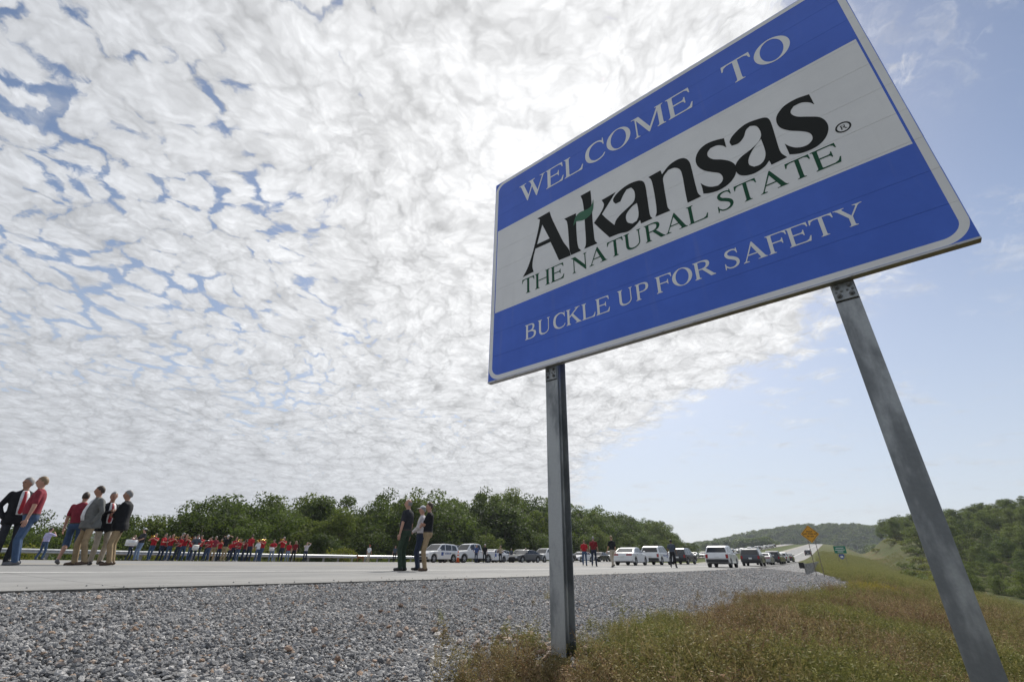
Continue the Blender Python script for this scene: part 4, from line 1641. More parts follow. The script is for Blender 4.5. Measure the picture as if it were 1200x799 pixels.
def build_grass():
    protos = [weed(1, 0.36, 9, 26, 0.019, M_WEED), weed(2, 0.28, 11, 24, 0.017, M_WEED), weed(3, 0.44, 7, 30, 0.021, M_WEED),
              blades(4, 46, 0.30, 0.05, 0.0030), blades(5, 40, 0.42, 0.06, 0.0028), weed(6, 0.40, 6, 34, 0.024, M_WEED), weed(7, 0.5, 7, 40, 0.022, M_GOLD), stalks(8), weed(9, 0.30, 6, 22, 0.027, M_WEED)]
    rg = np.random.default_rng(21)
    P, Rr, S, I = [], [], [], []

    def fill(cnt, r0, r1, az0, az1, s0, s1, probs, nmin=-40.0, soft=0.10, emax=400):
        a = np.radians(rg.uniform(az0, az1, cnt))
        r = np.sqrt(rg.uniform(r0 ** 2, r1 ** 2, cnt))
        x, y = r * np.sin(a), r * np.cos(a)
        e, n = EN(x, y)
        patch = np.sin(x * 0.9 + 2.1 * np.sin(y * 0.5)) * np.sin(y * 0.8 + 1.3) * 0.5 + 0.5
        ins = NB(e) - n
        keep = (n < 5.9) & (n > nmin) & (e < emax) & (ins > -rg.exponential(soft, cnt)) & (rg.random(cnt) < 0.35 + 0.65 * patch + 0.3 * (ins > 1))
        keep &= ~((np.hypot(x - 0.42, y - 4.15) < 0.34))
        x, y, n, e, ins = x[keep], y[keep], n[keep], e[keep], ins[keep]
        c = len(x)
        hn = np.sin(x * 1.7 + 3 * np.sin(y * 0.9)) * np.sin(y * 1.5 + 2 * np.sin(x * 0.7)) * 0.5 + 0.5
        s = rg.uniform(s0, s1, c) * (0.62 + 0.38 * np.clip(ins / 0.9, 0, 1)) * (0.58 + 0.42 * hn)
        P.append(np.stack([x, y, TERR(x, y) - 0.02], -1))
        Rr.append(np.stack([rg.normal(0, 0.12, c), rg.normal(0, 0.12, c), rg.uniform(0, 6.28, c)], -1))
        S.append(np.stack([s * rg.uniform(0.9, 1.3, c), s * rg.uniform(0.9, 1.3, c), s], -1))
        I.append(rg.choice(len(probs), c, p=probs))
    pr = [0.25, 0.23, 0.16, 0.135, 0.09, 0.08, 0.0, 0.015, 0.04]
    fill(9000, 1.6, 6.5, -14, 56, 0.6, 1.05, pr)
    fill(16000, 6.5, 15, 2, 56, 0.7, 1.15, pr)
    fill(20000, 15, 38, 14, 56, 0.9, 1.5, pr)
    fill(22000, 38, 90, 26, 52, 1.3, 2.3, pr, nmin=-30)
    fill(9000, 60, 260, 31.5, 44, 1.6, 2.6, [0.25, 0.2, 0.2, 0.15, 0.1, 0.1, 0.0], nmin=-22)
    # goldenrod patch at the end of the gravel
    fill(420, 24, 34, 32.5, 37, 0.9, 1.3, [0, 0, 0.2, 0, 0, 0.2, 0.6])
    # a few plants growing out in the gravel
    a = rg.uniform(0, 1, 60)
    e = 2.5 + a * 16
    n = NB(e) + rg.exponential(0.5, 60)
    x, y = XY(e, n)
    P.append(np.stack([x, y, TERR(x, y)], -1))
    Rr.append(np.stack([a * 0, a * 0, a * 60], -1))
    S.append(np.repeat(rg.uniform(0.25, 0.65, (60, 1)), 3, 1))
    I.append(rg.integers(0, 6, 60))
    o = scatter('grass', np.concatenate(P), np.concatenate(Rr), np.concatenate(S), np.concatenate(I), protos)
    tag(o, 'rough green and reddish brown grass and weeds on the roadside slope', 'grass')


build_grass()

# ------------------------------------------------------------------ guardrails and small signs
M_RAIL = mat('guardrail_zinc', (0.50, 0.51, 0.52), 0.42, 0.55, vary=0.12, scale=3)
M_POSTW = mat('guardrail_post', (0.27, 0.27, 0.265), 0.7, vary=0.3, scale=8)
M_DARK = mat('black_rubber', (0.018, 0.018, 0.019), 0.75, vary=0.2)
M_BLACKP = mat('black_print', (0.015, 0.014, 0.012), 0.6, vary=0)


def build_guardrail(e0, e1, n0, label, face):
    """W-beam rail on posts; face = +1 when the rail looks towards smaller n"""
    x0, y0 = XY(e0, n0)
    root = thing('guardrail', label, 'guardrail', (x0, y0, gz(x0, y0)))
    base = Vector(root.location)
    prof = [(0.0, 0.44), (0.055, 0.475), (0.085, 0.515), (0.055, 0.555), (0.0, 0.595), (0.055, 0.635), (0.085, 0.675), (0.055, 0.715), (0.0, 0.75)]
    L = 3.81
    k = 0
    e = e0
    while e < e1 - 0.1:
        rail = MB()
        vs = []
        for ee in (e, e + L):
            x, y = XY(ee, n0)
            z = gz(x, y)
            for th in (0.0, 0.006):
                for a, b in prof:
                    nn = n0 - face * (a + 0.08 + (th if k % 2 == 0 else th + 0.007))
                    xx, yy = XY(ee, nn)
                    vs.append(Vector((xx, yy, z + b)) - base)
        m = len(prof)
        fs = []
        for t in (0, m):
            for i in range(m - 1):
                q = (t + i, t + i + 1, 2 * m + t + i + 1, 2 * m + t + i)
                fs.append(q if t else q[::-1])
        fs += [(0, 2 * m, 3 * m, m), (m - 1, 2 * m - 1, 4 * m - 1, 3 * m - 1)]
        rail.add(vs, fs)
        rail.build('rail', [M_RAIL], root, smooth=False)
        for ee in (e, e + L / 2):
            x, y = XY(ee, n0)
            z = gz(x, y)
            mb = MB()
            Mr = Matrix.Rotation(-HD, 4, 'Z')
            xo, yo = XY(ee, n0 + face * 0.10)
            p = Vector((xo, yo, z)) - base
            mb.box((0, 0, 0.25), (0.15, 0.16, 1.0), 0, Matrix.Translation(p) @ Mr)
            xo, yo = XY(ee, n0 - face * 0.02)
            p = Vector((xo, yo, z)) - base
            post = mb.build('post', [M_POSTW], root)
            mb = MB()
            mb.box((0, 0, 0.58), (0.14, 0.10, 0.34), 0, Matrix.Translation(p) @ Mr)
            mb.build('spacer_block', [M_POSTW], post)
        e += L
        k += 1
    return root


build_guardrail(-24, 128, 46.5, 'long pale steel guardrail along the far side of the road before the wood', 1)
gr = build_guardrail(47, 92, 2.2, 'short grey guardrail behind the yellow diamond sign beside the gravel', -1)
# terminal head at the near end of the short rail
x, y = XY(46.6, 2.3)
mb = MB()
mb.box((0, 0, 0.62), (0.36, 0.5, 0.42), 0, Matrix.Translation(Vector((x, y, gz(x, y))) - Vector(gr.location)) @ Matrix.Rotation(-HD, 4, 'Z'))
mb.build('end_terminal', [M_DARK], gr, bevel=0.02)


def two_post_sign(name, label, e, n, build):
    x, y = XY(e, n)
    root = thing(name, label, 'sign', (x, y, gz(x, y)), -HD)
    build(root)
    return root


M_WARN = mat('warning_yellow', (0.62, 0.30, 0.012), 0.5, vary=0.08)
M_STEELP = mat('sign_post_steel', (0.17, 0.14, 0.13), 0.6, 0.5, vary=0.2)
M_GREEN = mat('guide_sign_green', (0.0, 0.17, 0.10), 0.5, vary=0.08)
M_BLUE = mat('shield_blue', (0.03, 0.07, 0.28), 0.5, vary=0.05)
M_WHT = mat('sign_white', (0.72, 0.72, 0.72), 0.5, vary=0.05)


def diamond(root):
    s = 0.92
    root.scale = (0.68, 0.68, 0.70)
    for dx in (-0.33, 0.33):
        mb = MB()
        mb.tube([(dx * 1.1, 0.05, -0.3), (dx, 0.05, 4.6)], 0.035, 6)
        mb.build('post', [M_STEELP], root)
    mb = MB()
    r = 0.07
    poly = [(-s + r, -r), (-s + r * 0.6, 0), (-s + r, r), (-r, s - r), (0, s - r * 0.6), (r, s - r), (s - r, r), (s - r * 0.6, 0), (s - r, -r), (r, -s + r), (0, -s + r * 0.6), (-r, -s + r)]
    mb.prism(poly, (1, 0, 0), (0, 0, 1), (0, 0.0, 4.25), (0, 0.012, 0))
    pn = mb.build('panel', [M_WARN], root)
    bm = bmesh.new(); bm.from_mesh(pn.data); bmesh.ops.recalc_face_normals(bm, faces=bm.faces); bm.to_mesh(pn.data); bm.free()
    # black border bars and three rows of worn block letters
    mb = MB()
    for a in range(4):
        Mx = Matrix.Translation((0, -0.004, 4.25)) @ Matrix.Rotation(math.pi / 4 + a * math.pi / 2, 4, 'Y')
        mb.box((0, 0, s * 0.707 - 0.075), (s * 1.414 - 0.26, 0.004, 0.035), 0, Mx)
    mb.build('border', [M_BLACKP], pn)
    for z, words in ((0.26, (0.62,)), (0.02, (0.42, 0.52, 0.30)), (-0.24, (0.26, 0.34))):
        tot = sum(words) + 0.09 * (len(words) - 1)
        xx = -tot / 2
        for w in words:
            k = max(3, int(w / 0.11))
            for q in range(k):
                mb = MB()
                cw = w / k
                cx = xx + cw * (q + 0.5)
                for dx in (-0.3, 0.3):
                    mb.box((cx + dx * cw, -0.004, 4.25 + z), (cw * 0.22, 0.004, 0.17))
                mb.box((cx, -0.0045, 4.25 + z + rnd.choice((-0.06, 0.0, 0.065))), (cw * 0.55, 0.004, 0.035))
                mb.build('letter', [M_BLACKP], pn)
            xx += w + 0.09


two_post_sign('warning_sign', 'yellow-orange diamond warning sign on two thin posts at the end of the gravel', 45, 1.15, diamond)


def guide(root):
    for dx in (-0.7, 0.7):
        mb = MB()
        mb.box((dx, 0.06, 1.2), (0.08, 0.08, 3.2))
        mb.build('post', [M_STEELP], root)
    mb = MB()
    mb.box((0, 0, 3.1), (2.3, 0.02, 1.5))
    pn = mb.build('panel', [M_GREEN], root)
    for z, w in ((3.45, 1.5), (3.05, 1.8), (2.68, 1.1)):
        mb = MB()
        mb.box((0, -0.013, z), (w, 0.004, 0.13))
        mb.build('lettering', [M_WHT], pn)
    mb = MB()
    mb.prism([(-0.5, 0.45), (-0.25, 0.55), (0, 0.48), (0.25, 0.55), (0.5, 0.45), (0.55, 0.1), (0.35, -0.35), (0, -0.6), (-0.35, -0.35), (-0.55, 0.1)],
             (1, 0, 0), (0, 0, 1), (0, 0.0, 1.7), (0, 0.012, 0))
    sh = mb.build('route_shield', [M_BLUE], root)
    bm = bmesh.new(); bm.from_mesh(sh.data); bmesh.ops.recalc_face_normals(bm, faces=bm.faces); bm.to_mesh(sh.data); bm.free()
    mb = MB()
    mb.box((0, -0.006, 1.65), (0.5, 0.004, 0.4))
    mb.build('lettering', [M_WHT], sh)


two_post_sign('guide_sign', 'small green road sign above a blue route shield by the far roadside', 136, -1.6, guide)

# orange traffic channeliser by the parked white vehicles
x, y = XY(40.2, 32.2)
root = thing('traffic_cone', 'tall orange and white traffic cone in front of the parked white pickup', 'cone', (x, y, gz(x, y)))
M_ORG = mat('cone_orange', (0.62, 0.10, 0.02), 0.5, vary=0.06)
mb = MB()
mb.box((0, 0, 0.04), (0.5, 0.5, 0.08))
mb.build('base', [mat('cone_base', (0.16, 0.04, 0.03), 0.7)], root, bevel=0.015)
mb = MB()
mb.tube([(0, 0, 0.08), (0, 0, 1.02), (0, 0, 1.12)], [0.16, 0.06, 0.045], 12)
cn = mb.build('cone', [M_ORG], root, smooth=True)
for z in (0.50, 0.78):
    mb = MB()
    mb.tube([(0, 0, z), (0, 0, z + 0.14)], [0.16 - 0.106 * (z - 0.08) + 0.004, 0.16 - 0.106 * (z + 0.06) + 0.004], 12, cap=False)
    mb.build('reflective_band', [M_WHT], cn, smooth=True)

# ------------------------------------------------------------------ vehicles
M_GLASS = mat('tinted_glass', (0.012, 0.014, 0.016), 0.06, vary=0, spec=0.8)
M_TYRE = mat('tyre_rubber', (0.022, 0.022, 0.023), 0.85, vary=0.15)
M_RIM = mat('alloy_rim', (0.40, 0.41, 0.42), 0.35, 0.85, vary=0.1)
M_TRIM = mat('black_trim', (0.025, 0.025, 0.026), 0.6, vary=0.1)
M_TAIL = mat('tail_light_red', (0.28, 0.010, 0.012), 0.2, vary=0)
M_HEAD = mat('headlight_lens', (0.55, 0.57, 0.60), 0.12, vary=0, spec=0.8)
M_PLATE = mat('number_plate', (0.62, 0.63, 0.62), 0.5, vary=0.05)
PAINT = {'white': mat('paint_white', (0.70, 0.71, 0.72), 0.32, vary=0.03, scale=2, coat=0.6),
         'black': mat('paint_black', (0.012, 0.012, 0.014), 0.28, vary=0.1, scale=2, coat=0.7),
         'graphite': mat('paint_graphite', (0.055, 0.060, 0.068), 0.32, 0.4, vary=0.05, scale=2, coat=0.6),
         'silver': mat('paint_silver', (0.36, 0.37, 0.38), 0.35, 0.6, vary=0.05, scale=2, coat=0.5),
         'red': mat('paint_red', (0.20, 0.016, 0.016), 0.3, vary=0.05, scale=2, coat=0.6),
         'blue': mat('paint_blue', (0.02, 0.045, 0.13), 0.3, vary=0.05, scale=2, coat=0.6)}

SHAPES = {
    # body top line from tail to nose, cabin line, wheel positions, radius, half width, roof height
    'suv': dict(top=[(-2.42, 0.50), (-2.46, 0.72), (-2.40, 1.06), (1.02, 1.10), (1.55, 1.09), (2.15, 1.00), (2.42, 0.84), (2.47, 0.55), (2.36, 0.30)],
                cab=[(-2.38, 1.05), (-2.10, 1.62), (-1.70, 1.74), (-0.2, 1.78), (0.28, 1.72), (1.12, 1.07)], wh=(-1.48, 1.50), r=0.385, w=0.98, bot=0.30,
                win=[[(-2.05, 1.14), (-1.86, 1.58), (-1.30, 1.64), (-1.24, 1.14)], [(-1.12, 1.14), (-1.18, 1.65), (-0.28, 1.68), (-0.22, 1.14)], [(-0.10, 1.14), (-0.16, 1.68), (0.24, 1.65), (0.84, 1.14)]]),
    'sedan': dict(top=[(-2.42, 0.48), (-2.47, 0.72), (-2.40, 0.98), (-1.75, 1.02), (0.85, 0.98), (1.55, 0.93), (2.20, 0.82), (2.44, 0.66), (2.47, 0.45), (2.36, 0.26)],
                  cab=[(-1.98, 1.00), (-1.15, 1.38), (-0.55, 1.46), (0.0, 1.47), (0.32, 1.41), (1.10, 0.96)], wh=(-1.46, 1.50), r=0.345, w=0.93, bot=0.24,
                  win=[[(-1.42, 1.06), (-1.05, 1.34), (-0.72, 1.39), (-0.66, 1.06)], [(-0.56, 1.06), (-0.60, 1.40), (-0.02, 1.42), (0.02, 1.06)], [(0.12, 1.06), (0.08, 1.41), (0.28, 1.36), (0.80, 1.06)]]),
    'pickup': dict(top=[(-2.86, 0.62), (-2.90, 0.85), (-2.88, 1.22), (-0.62, 1.22), (1.30, 1.22), (1.75, 1.21), (2.55, 1.14), (2.86, 0.98), (2.90, 0.60), (2.78, 0.40)],
                   cab=[(-0.80, 1.20), (-0.68, 1.78), (-0.42, 1.90), (0.45, 1.92), (0.85, 1.84), (1.48, 1.20)], wh=(-1.80, 1.86), r=0.41, w=1.0, bot=0.40,
                   win=[[(-0.62, 1.28), (-0.54, 1.78), (0.16, 1.82), (0.18, 1.28)], [(0.30, 1.28), (0.28, 1.82), (0.78, 1.77), (1.20, 1.28)]]),
    'hatch': dict(top=[(-2.14, 0.48), (-2.20, 0.72), (-2.14, 1.03), (0.95, 1.05), (1.50, 1.03), (2.05, 0.92), (2.26, 0.76), (2.30, 0.50), (2.20, 0.28)],
                  cab=[(-2.12, 1.02), (-1.88, 1.52), (-1.45, 1.63), (-0.2, 1.67), (0.22, 1.61), (1.10, 1.03)], wh=(-1.32, 1.38), r=0.36, w=0.93, bot=0.28,
                  win=[[(-1.78, 1.12), (-1.62, 1.46), (-1.15, 1.53), (-1.10, 1.10)], [(-0.98, 1.10), (-1.03, 1.54), (-0.24, 1.57), (-0.18, 1.10)], [(-0.06, 1.10), (-0.12, 1.57), (0.20, 1.54), (0.80, 1.10)]]),
}


def wheel_meshes(r):
    t = MB()
    n = 20
    prof = [(r * 0.62, -0.11), (r * 0.93, -0.115), (r, -0.085), (r, 0.085), (r * 0.93, 0.115), (r * 0.62, 0.11)]
    vs = [(q[0] * math.cos(2 * math.pi * i / n), q[1], q[0] * math.sin(2 * math.pi * i / n)) for i in range(n) for q in prof]
    m = len(prof)
    fs = [(i * m + j, i * m + (j + 1) % m, ((i + 1) % n) * m + (j + 1) % m, ((i + 1) % n) * m + j) for i in range(n) for j in range(m)]
    t.add(vs, fs)
    rim = MB()
    for k in range(5):
        a = 2 * math.pi * k / 5
        Mx = Matrix.Rotation(a, 4, 'Y')
        rim.box((0, 0.085, r * 0.33), (r * 0.22, 0.03, r * 0.62), 0, Mx)
    rim.tube([(0, 0.06, 0), (0, 0.105, 0)], r * 0.2, 10)
    vs = [(q * math.cos(2 * math.pi * i / n), yy, q * math.sin(2 * math.pi * i / n)) for i in range(n) for q, yy in ((r * 0.58, 0.098), (r * 0.645, 0.098), (r * 0.645, -0.09), (r * 0.58, -0.09))]
    rim.add(vs, [(i * 4 + j, i * 4 + (j + 1) % 4, ((i + 1) % n) * 4 + (j + 1) % 4, ((i + 1) % n) * 4 + j) for i in range(n) for j in range(4)])
    hub = MB()
    hub.tube([(0, -0.09, 0), (0, 0.055, 0)], r * 0.57, 16)
    return hub.mesh([M_TRIM]), t.mesh([M_TYRE], True), rim.mesh([M_RIM])


WHEELS = {k: wheel_meshes(v['r']) for k, v in SHAPES.items()}


def offset_poly(pl, d):
    n = len(pl)
    out = []
    for i in range(n):
        a, b, c = Vector(pl[i - 1]), Vector(pl[i]), Vector(pl[(i + 1) % n])
        t1 = (b - a).normalized()
        t2 = (c - b).normalized()
        nn = Vector((-(t1.y + t2.y), t1.x + t2.x))
        if nn.length < 1e-6:
            nn = Vector((-t1.y, t1.x))
        nn.normalize()
        out.append((b.x + nn.x * d, b.y + nn.y * d))
    return out


def side_solid(pl, ys, insets):
    """closed outline carried across the car's width with tucked-in flanks"""
    mb = MB()
    rings = [offset_poly(pl, i) for i in insets]
    n = len(pl)
    vs = [(p[0], y, p[1]) for ring, y in zip(rings, ys) for p in ring]
    fs = []
    for k in range(len(ys) - 1):
        fs += [(k * n + i, k * n + (i + 1) % n, (k + 1) * n + (i + 1) % n, (k + 1) * n + i) for i in range(n)]
    for ring, base, flip in ((rings[0], 0, False), (rings[-1], (len(ys) - 1) * n, True)):
        _, tris = fill_poly([ring])
        fs += [tuple(base + j for j in (t if not flip else t[::-1])) for t in tris]
    mb.add(vs, fs)
    return mb


def fix_normals(o):
    bm = bmesh.new()
    bm.from_mesh(o.data)
    bmesh.ops.recalc_face_normals(bm, faces=bm.faces)
    bm.to_mesh(o.data)
    bm.free()


def make_car(kind, paint, extras=()):
    S = SHAPES[kind]
    pm = PAINT[paint]
    w, r = S['w'], S['r']
    root = bpy.data.objects.new({'suv': 'suv', 'sedan': 'sedan_car', 'pickup': 'pickup_truck', 'hatch': 'crossover_car'}[kind], None)
    # lower body with open wheel arches
    pl = list(S['top'])
    bot = S['bot']
    ar = r + 0.055
    low = []
    for cx in (S['wh'][1], S['wh'][0]):
        a0 = math.asin(max(-1, min(1, (bot - r) / ar)))
        for i in range(11):
            a = a0 + (math.pi - 2 * a0) * i / 10
            low.append((cx + ar * math.cos(a), r + ar * math.sin(a)))
    low.append((S['top'][0][0] + 0.06, bot + 0.08))
    poly = (pl + low)[::-1]
    mb = side_solid(poly, [-w, -w + 0.05, -w + 0.16, w - 0.16, w - 0.05, w], [0.06, 0.015, 0, 0, 0.015, 0.06])
    body = mb.build('body', [pm], root)
    fix_normals(body)
    parts = [body]
    # dark underside
    mb = MB()
    x0, x1 = S['top'][0][0] + 0.15, S['top'][-1][0] - 0.1
    mb.box(((x0 + x1) / 2, 0, (bot + 0.62) / 2 - 0.02), (x1 - x0, 2 * w - 0.42, 0.62 - bot))
    mb.build('underbody', [M_TRIM], root)
    # cabin
    cab = S['cab']
    zb, zt = cab[0][1], max(c[1] for c in cab)

    def hw(z):
        return w * (0.955 - 0.20 * max(0.0, (z - zb) / (zt - zb)) ** 1.3)
    mb = MB()
    n = len(cab)
    vs = [(c[0], -hw(c[1]), c[1]) for c in cab] + [(c[0], hw(c[1]), c[1]) for c in cab]
    # crown of the roof
    fs = [(i, i + 1, n + i + 1, n + i) for i in range(n - 1)] + [tuple(range(n)), tuple(range(2 * n - 1, n - 1, -1))]
    mb.add(vs, fs)
    cb = mb.build('cabin', [pm], root, bevel=0.035)
    fix_normals(cb)
    # glass
    for wpl in S['win']:
        for s in (-1, 1):
            mb = MB()
            pts = [(p[0], s * (hw(p[1]) + 0.012), p[1]) for p in wpl]
            inn = [(p[0], s * (hw(p[1]) - 0.02), p[1]) for p in wpl]
            m = len(pts)
            mb.add(pts + inn, [tuple(range(m)), tuple(range(2 * m - 1, m - 1, -1))] + [(i, (i + 1) % m, m + (i + 1) % m, m + i) for i in range(m)])
            o = mb.build('side_window', [M_GLASS], root)
            fix_normals(o)

    def pane(name, a, b, t0, t1, inset):
        A, B = Vector(a), Vector(b)
        d = (B - A)
        nrm = Vector((d.y, -d.x)).normalized()
        if (nrm.x > 0) != (a[0] > 0):
            nrm = -nrm
        P = [A + d * t0 + nrm * 0.012, A + d * t1 + nrm * 0.012]
        Q = [A + d * t0 - nrm * 0.02, A + d * t1 - nrm * 0.02]
        mb = MB()
        vs = []
        for p in (P, Q):
            for q in p:
                for s in (-1, 1):
                    vs.append((q.x, s * (hw(q.y) - inset), q.y))
        mb.add(vs, [(0, 1, 3, 2), (4, 6, 7, 5), (0, 2, 6, 4), (1, 5, 7, 3), (0, 4, 5, 1), (2, 3, 7, 6)])
        o = mb.build(name, [M_GLASS], root)
        fix_normals(o)
    pane('windscreen', cab[-1], cab[-2], 0.08, 0.94, 0.09)
    pane('rear_window', cab[0], cab[1], 0.20 if kind != 'sedan' else 0.12, 0.94, 0.11)
    xn, xr = max(p[0] for p in S['top']), min(p[0] for p in S['top'])
    zn = S['top'][-3][1]
    zr = S['top'][2][1]
    for s in (-1, 1):
        mb = MB()
        mb.box((xn - 0.10, s * (w - 0.27), zn - 0.08), (0.22, 0.36, 0.15))
        mb.build('headlight', [M_HEAD], root, bevel=0.02)
        mb = MB()
        tl = (0.20, 0.20, 0.30) if kind in ('suv', 'hatch', 'pickup') else (0.16, 0.52, 0.12)
        mb.box((xr + 0.09, s * (w - 0.15 if kind != 'sedan' else w - 0.32), zr - (0.20 if kind != 'sedan' else 0.14)), tl)
        mb.build('tail_light', [M_TAIL], root, bevel=0.015)
        mb = MB()
        mb.box((cab[-1][0] - 0.28, s * (w + 0.09), zb + 0.12), (0.14, 0.2, 0.14))
        mb.build('mirror', [pm], root, bevel=0.03)
        for x in ((-0.72, 0.42) if kind != 'pickup' else (-0.3, 0.62)):
            mb = MB()
            mb.box((x - 0.28, s * (w - 0.004), zb - 0.13), (0.2, 0.03, 0.035))
            mb.build('door_handle', [M_TRIM], root)
    for nm, x, z, hh, m_ in (('grille', xn - 0.005, zn - 0.12, 0.24, M_TRIM), ('front_bumper', xn - 0.03, bot + 0.14, 0.20, M_TRIM), ('rear_bumper', xr + 0.02, bot + 0.22, 0.24, M_TRIM if kind != 'sedan' else pm)):
        mb = MB()
        mb.box((x, 0, z), (0.10, (2 * w - 0.16) if 'bumper' in nm else 1.0, hh))
        mb.build(nm, [m_], root, bevel=0.03)
    mb = MB()
    mb.box((xr - 0.004, 0, zr - 0.30 if kind != 'sedan' else zr - 0.30), (0.03, 0.32, 0.16))
    mb.build('number_plate', [M_PLATE], root)
    if 'rails' in extras:
        for s in (-1, 1):
            mb = MB()
            mb.tube([(-1.6, s * 0.66, zt - 0.02), (-1.5, s * 0.66, zt + 0.05), (0.0, s * 0.66, zt + 0.06), (0.15, s * 0.66, zt - 0.0)], 0.018, 6)
            mb.build('roof_rail', [M_TRIM], root)
    if 'badge' in extras:
        for s in (-1, 1):
            mb = MB()
            mb.box((0.35, s * (w + 0.002), 0.82), (0.34, 0.008, 0.32))
            mb.build('door_badge', [M_BLUE], root, bevel=0.003)
            for q in range(4):
                mb = MB()
                mb.box((-0.85 + q * 0.22, s * (w + 0.002), 0.86), (0.15, 0.008, 0.16))
                mb.build('lettering', [mat('livery_blue', (0.10, 0.14, 0.30), 0.5, vary=0)], root)
    if kind == 'pickup':
        mb = MB()
        mb.box((-1.78, 0, 1.205), (1.9, 1.62, 0.05))
        mb.build('cargo_bed', [M_TRIM], root)
    hub, ty, rm = WHEELS[kind]
    for cx in S['wh']:
        for s in (-1, 1):
            h = ob('wheel', hub, root)
            h.location = (cx, s * (w - 0.125), r)
            if s < 0:
                h.rotation_euler = (0, 0, math.pi)
            ob('tyre', ty, h)
            ob('rim', rm, h)
    return root


CARS = {}


def copy_tree(o, parent=None):
    c = o.copy()
    COL.objects.link(c)
    c.parent = parent
    for ch in list(KIDS.get(o.name, [])):
        copy_tree(ch, c)
    return c


KIDS = {}


def remember(o):
    KIDS[o.name] = list(o.children)
    for c in o.children:
        remember(c)


def place_car(kind, paint, e, n, head, label, cat, group=None, extras=()):
    """head: heading in degrees clockwise from +Y"""
    key = (kind, paint, tuple(extras))
    if key not in CARS:
        proto = make_car(kind, paint, extras)
        COL.objects.link(proto)
        bpy.context.view_layer.update()
        remember(proto)
        CARS[key] = proto
        o = proto
    else:
        o = copy_tree(CARS[key])
    x, y = XY(e, n)
    hd = R(90 - head)
    dx, dy = math.cos(hd), math.sin(hd)
    zf, zr = gz(x + dx * 1.4, y + dy * 1.4), gz(x - dx * 1.4, y - dy * 1.4)
    o.location = (x, y, (zf + zr) / 2)
    o.rotation_euler = (0, -math.atan2(zf - zr, 2.8), hd)
    tag(o, label, cat, group)
    return o


A, B_ = 33.0, 213.0
GF = 'vehicles parked on the far side of the road'
GN = 'cars parked along the near shoulder'
GM = 'cars parked in the middle of the road'
place_car('suv', 'white', 39.8, 34.6, 214, 'white police SUV with blue door badge right of the three standing officers', 'suv', GF, ('badge',))
place_car('suv', 'black', 44.2, 36.8, 216, 'dark SUV half hidden behind the parked white pickup', 'suv', GF)
place_car('pickup', 'white', 45.0, 34.2, 222, 'white pickup parked facing the camera behind the orange cone', 'pickup', GF)
place_car('sedan', 'white', 51.0, 35.6, 215, 'white police sedan with blue door badge beside the two men in front of the wood', 'car', GF, ('badge',))
place_car('sedan', 'silver', 55.6, 37.6, 218, 'silver sedan behind the dark sedan left of the near sign post', 'car', GF)
place_car('sedan', 'graphite', 55.8, 33.6, 224, 'dark grey sedan parked just left of the near sign post', 'car', GF)
place_car('hatch', 'silver', 62.5, 38.5, 214, 'silver crossover behind the dark sedan, roof showing above it', 'car', GF)
place_car('suv', 'white', 62.0, 34.2, 216, 'white SUV half hidden by the left edge of the near sign post', 'suv', GF)
place_car('sedan', 'black', 67.5, 34.0, 214, 'black sedan hidden behind the near sign post', 'car', GF)
place_car('sedan', 'white', 73.0, 33.6, 220, 'white sedan facing the camera just right of the near sign post', 'car', GF)
place_car('sedan', 'black', 79.5, 33.4, 214, 'black sedan between the walkers in red and the man in khaki trousers', 'car', GF)
place_car('hatch', 'white', 86.5, 34.0, 214, 'white crossover parked behind the man in khaki trousers', 'car', GF)
place_car('sedan', 'white', 44.6, 15.6, A - 2, 'white muscle sedan seen from behind beside the man in khaki trousers', 'car', GM)
place_car('suv', 'white', 52.6, 15.6, A, 'white police SUV seen from behind left of the walking officer', 'suv', GM, ('badge', 'rails'))
place_car('suv', 'black', 62.8, 15.4, A + 2, 'black SUV just right of the walking officer', 'suv', GM)
place_car('hatch', 'white', 45.6, 8.0, A, 'white crossover on the near shoulder, seen from behind and nearest the gravel', 'car', GN)
place_car('suv', 'graphite', 62.0, 7.6, A, 'dark grey SUV on the near shoulder beyond the white crossover', 'suv', GN, ('rails',))
place_car('sedan', 'silver', 75.0, 7.8, A, 'silver sedan just beyond the dark grey SUV on the shoulder', 'car', GN)
place_car('suv', 'black', 83.0, 7.4, A, 'black SUV in the shoulder row, third beyond the white crossover', 'suv', GN)
place_car('sedan', 'graphite', 91.0, 7.6, A, 'dark sedan in the shoulder row beyond the black SUV', 'car', GN)
place_car('hatch', 'white', 100.0, 7.6, A, 'white crossover near the far end of the shoulder row', 'car', GN)
place_car('sedan', 'black', 110.0, 7.4, A, 'black sedan last in the shoulder row before the diamond sign', 'car', GN)
place_car('suv', 'black', 196.0, 6.9, A, 'lone dark SUV on the far roadside behind the diamond sign', 'suv')
GD = 'distant cars lined up along the left carriageway'
kinds = [('sedan', 'white'), ('suv', 'white'), ('sedan', 'black'), ('hatch', 'white'), ('suv', 'graphite'), ('sedan', 'silver'), ('sedan', 'white'), ('hatch', 'silver')]
ee = 98.0
i = 0
while ee < 400:
    kd, pt = kinds[i % len(kinds)]
    col = {'graphite': 'dark grey'}.get(pt, pt)
    kn = {'sedan': 'sedan', 'suv': 'SUV', 'hatch': 'crossover'}[kd]
    part = 'behind the cars right of the near post' if ee < 170 else ('left of the dark grey SUV' if ee < 260 else 'climbing the hill left of the diamond sign')
    place_car(kd, pt, ee, 33.4 + rnd.uniform(-0.3, 0.3), B_ if ee < 170 else A, 'tiny %s %s in the distant row %s' % (col, kn, part), 'car', GD)
    ee += rnd.uniform(7.5, 11.5) * (1.0 if ee < 240 else 1.25)
    i += 1

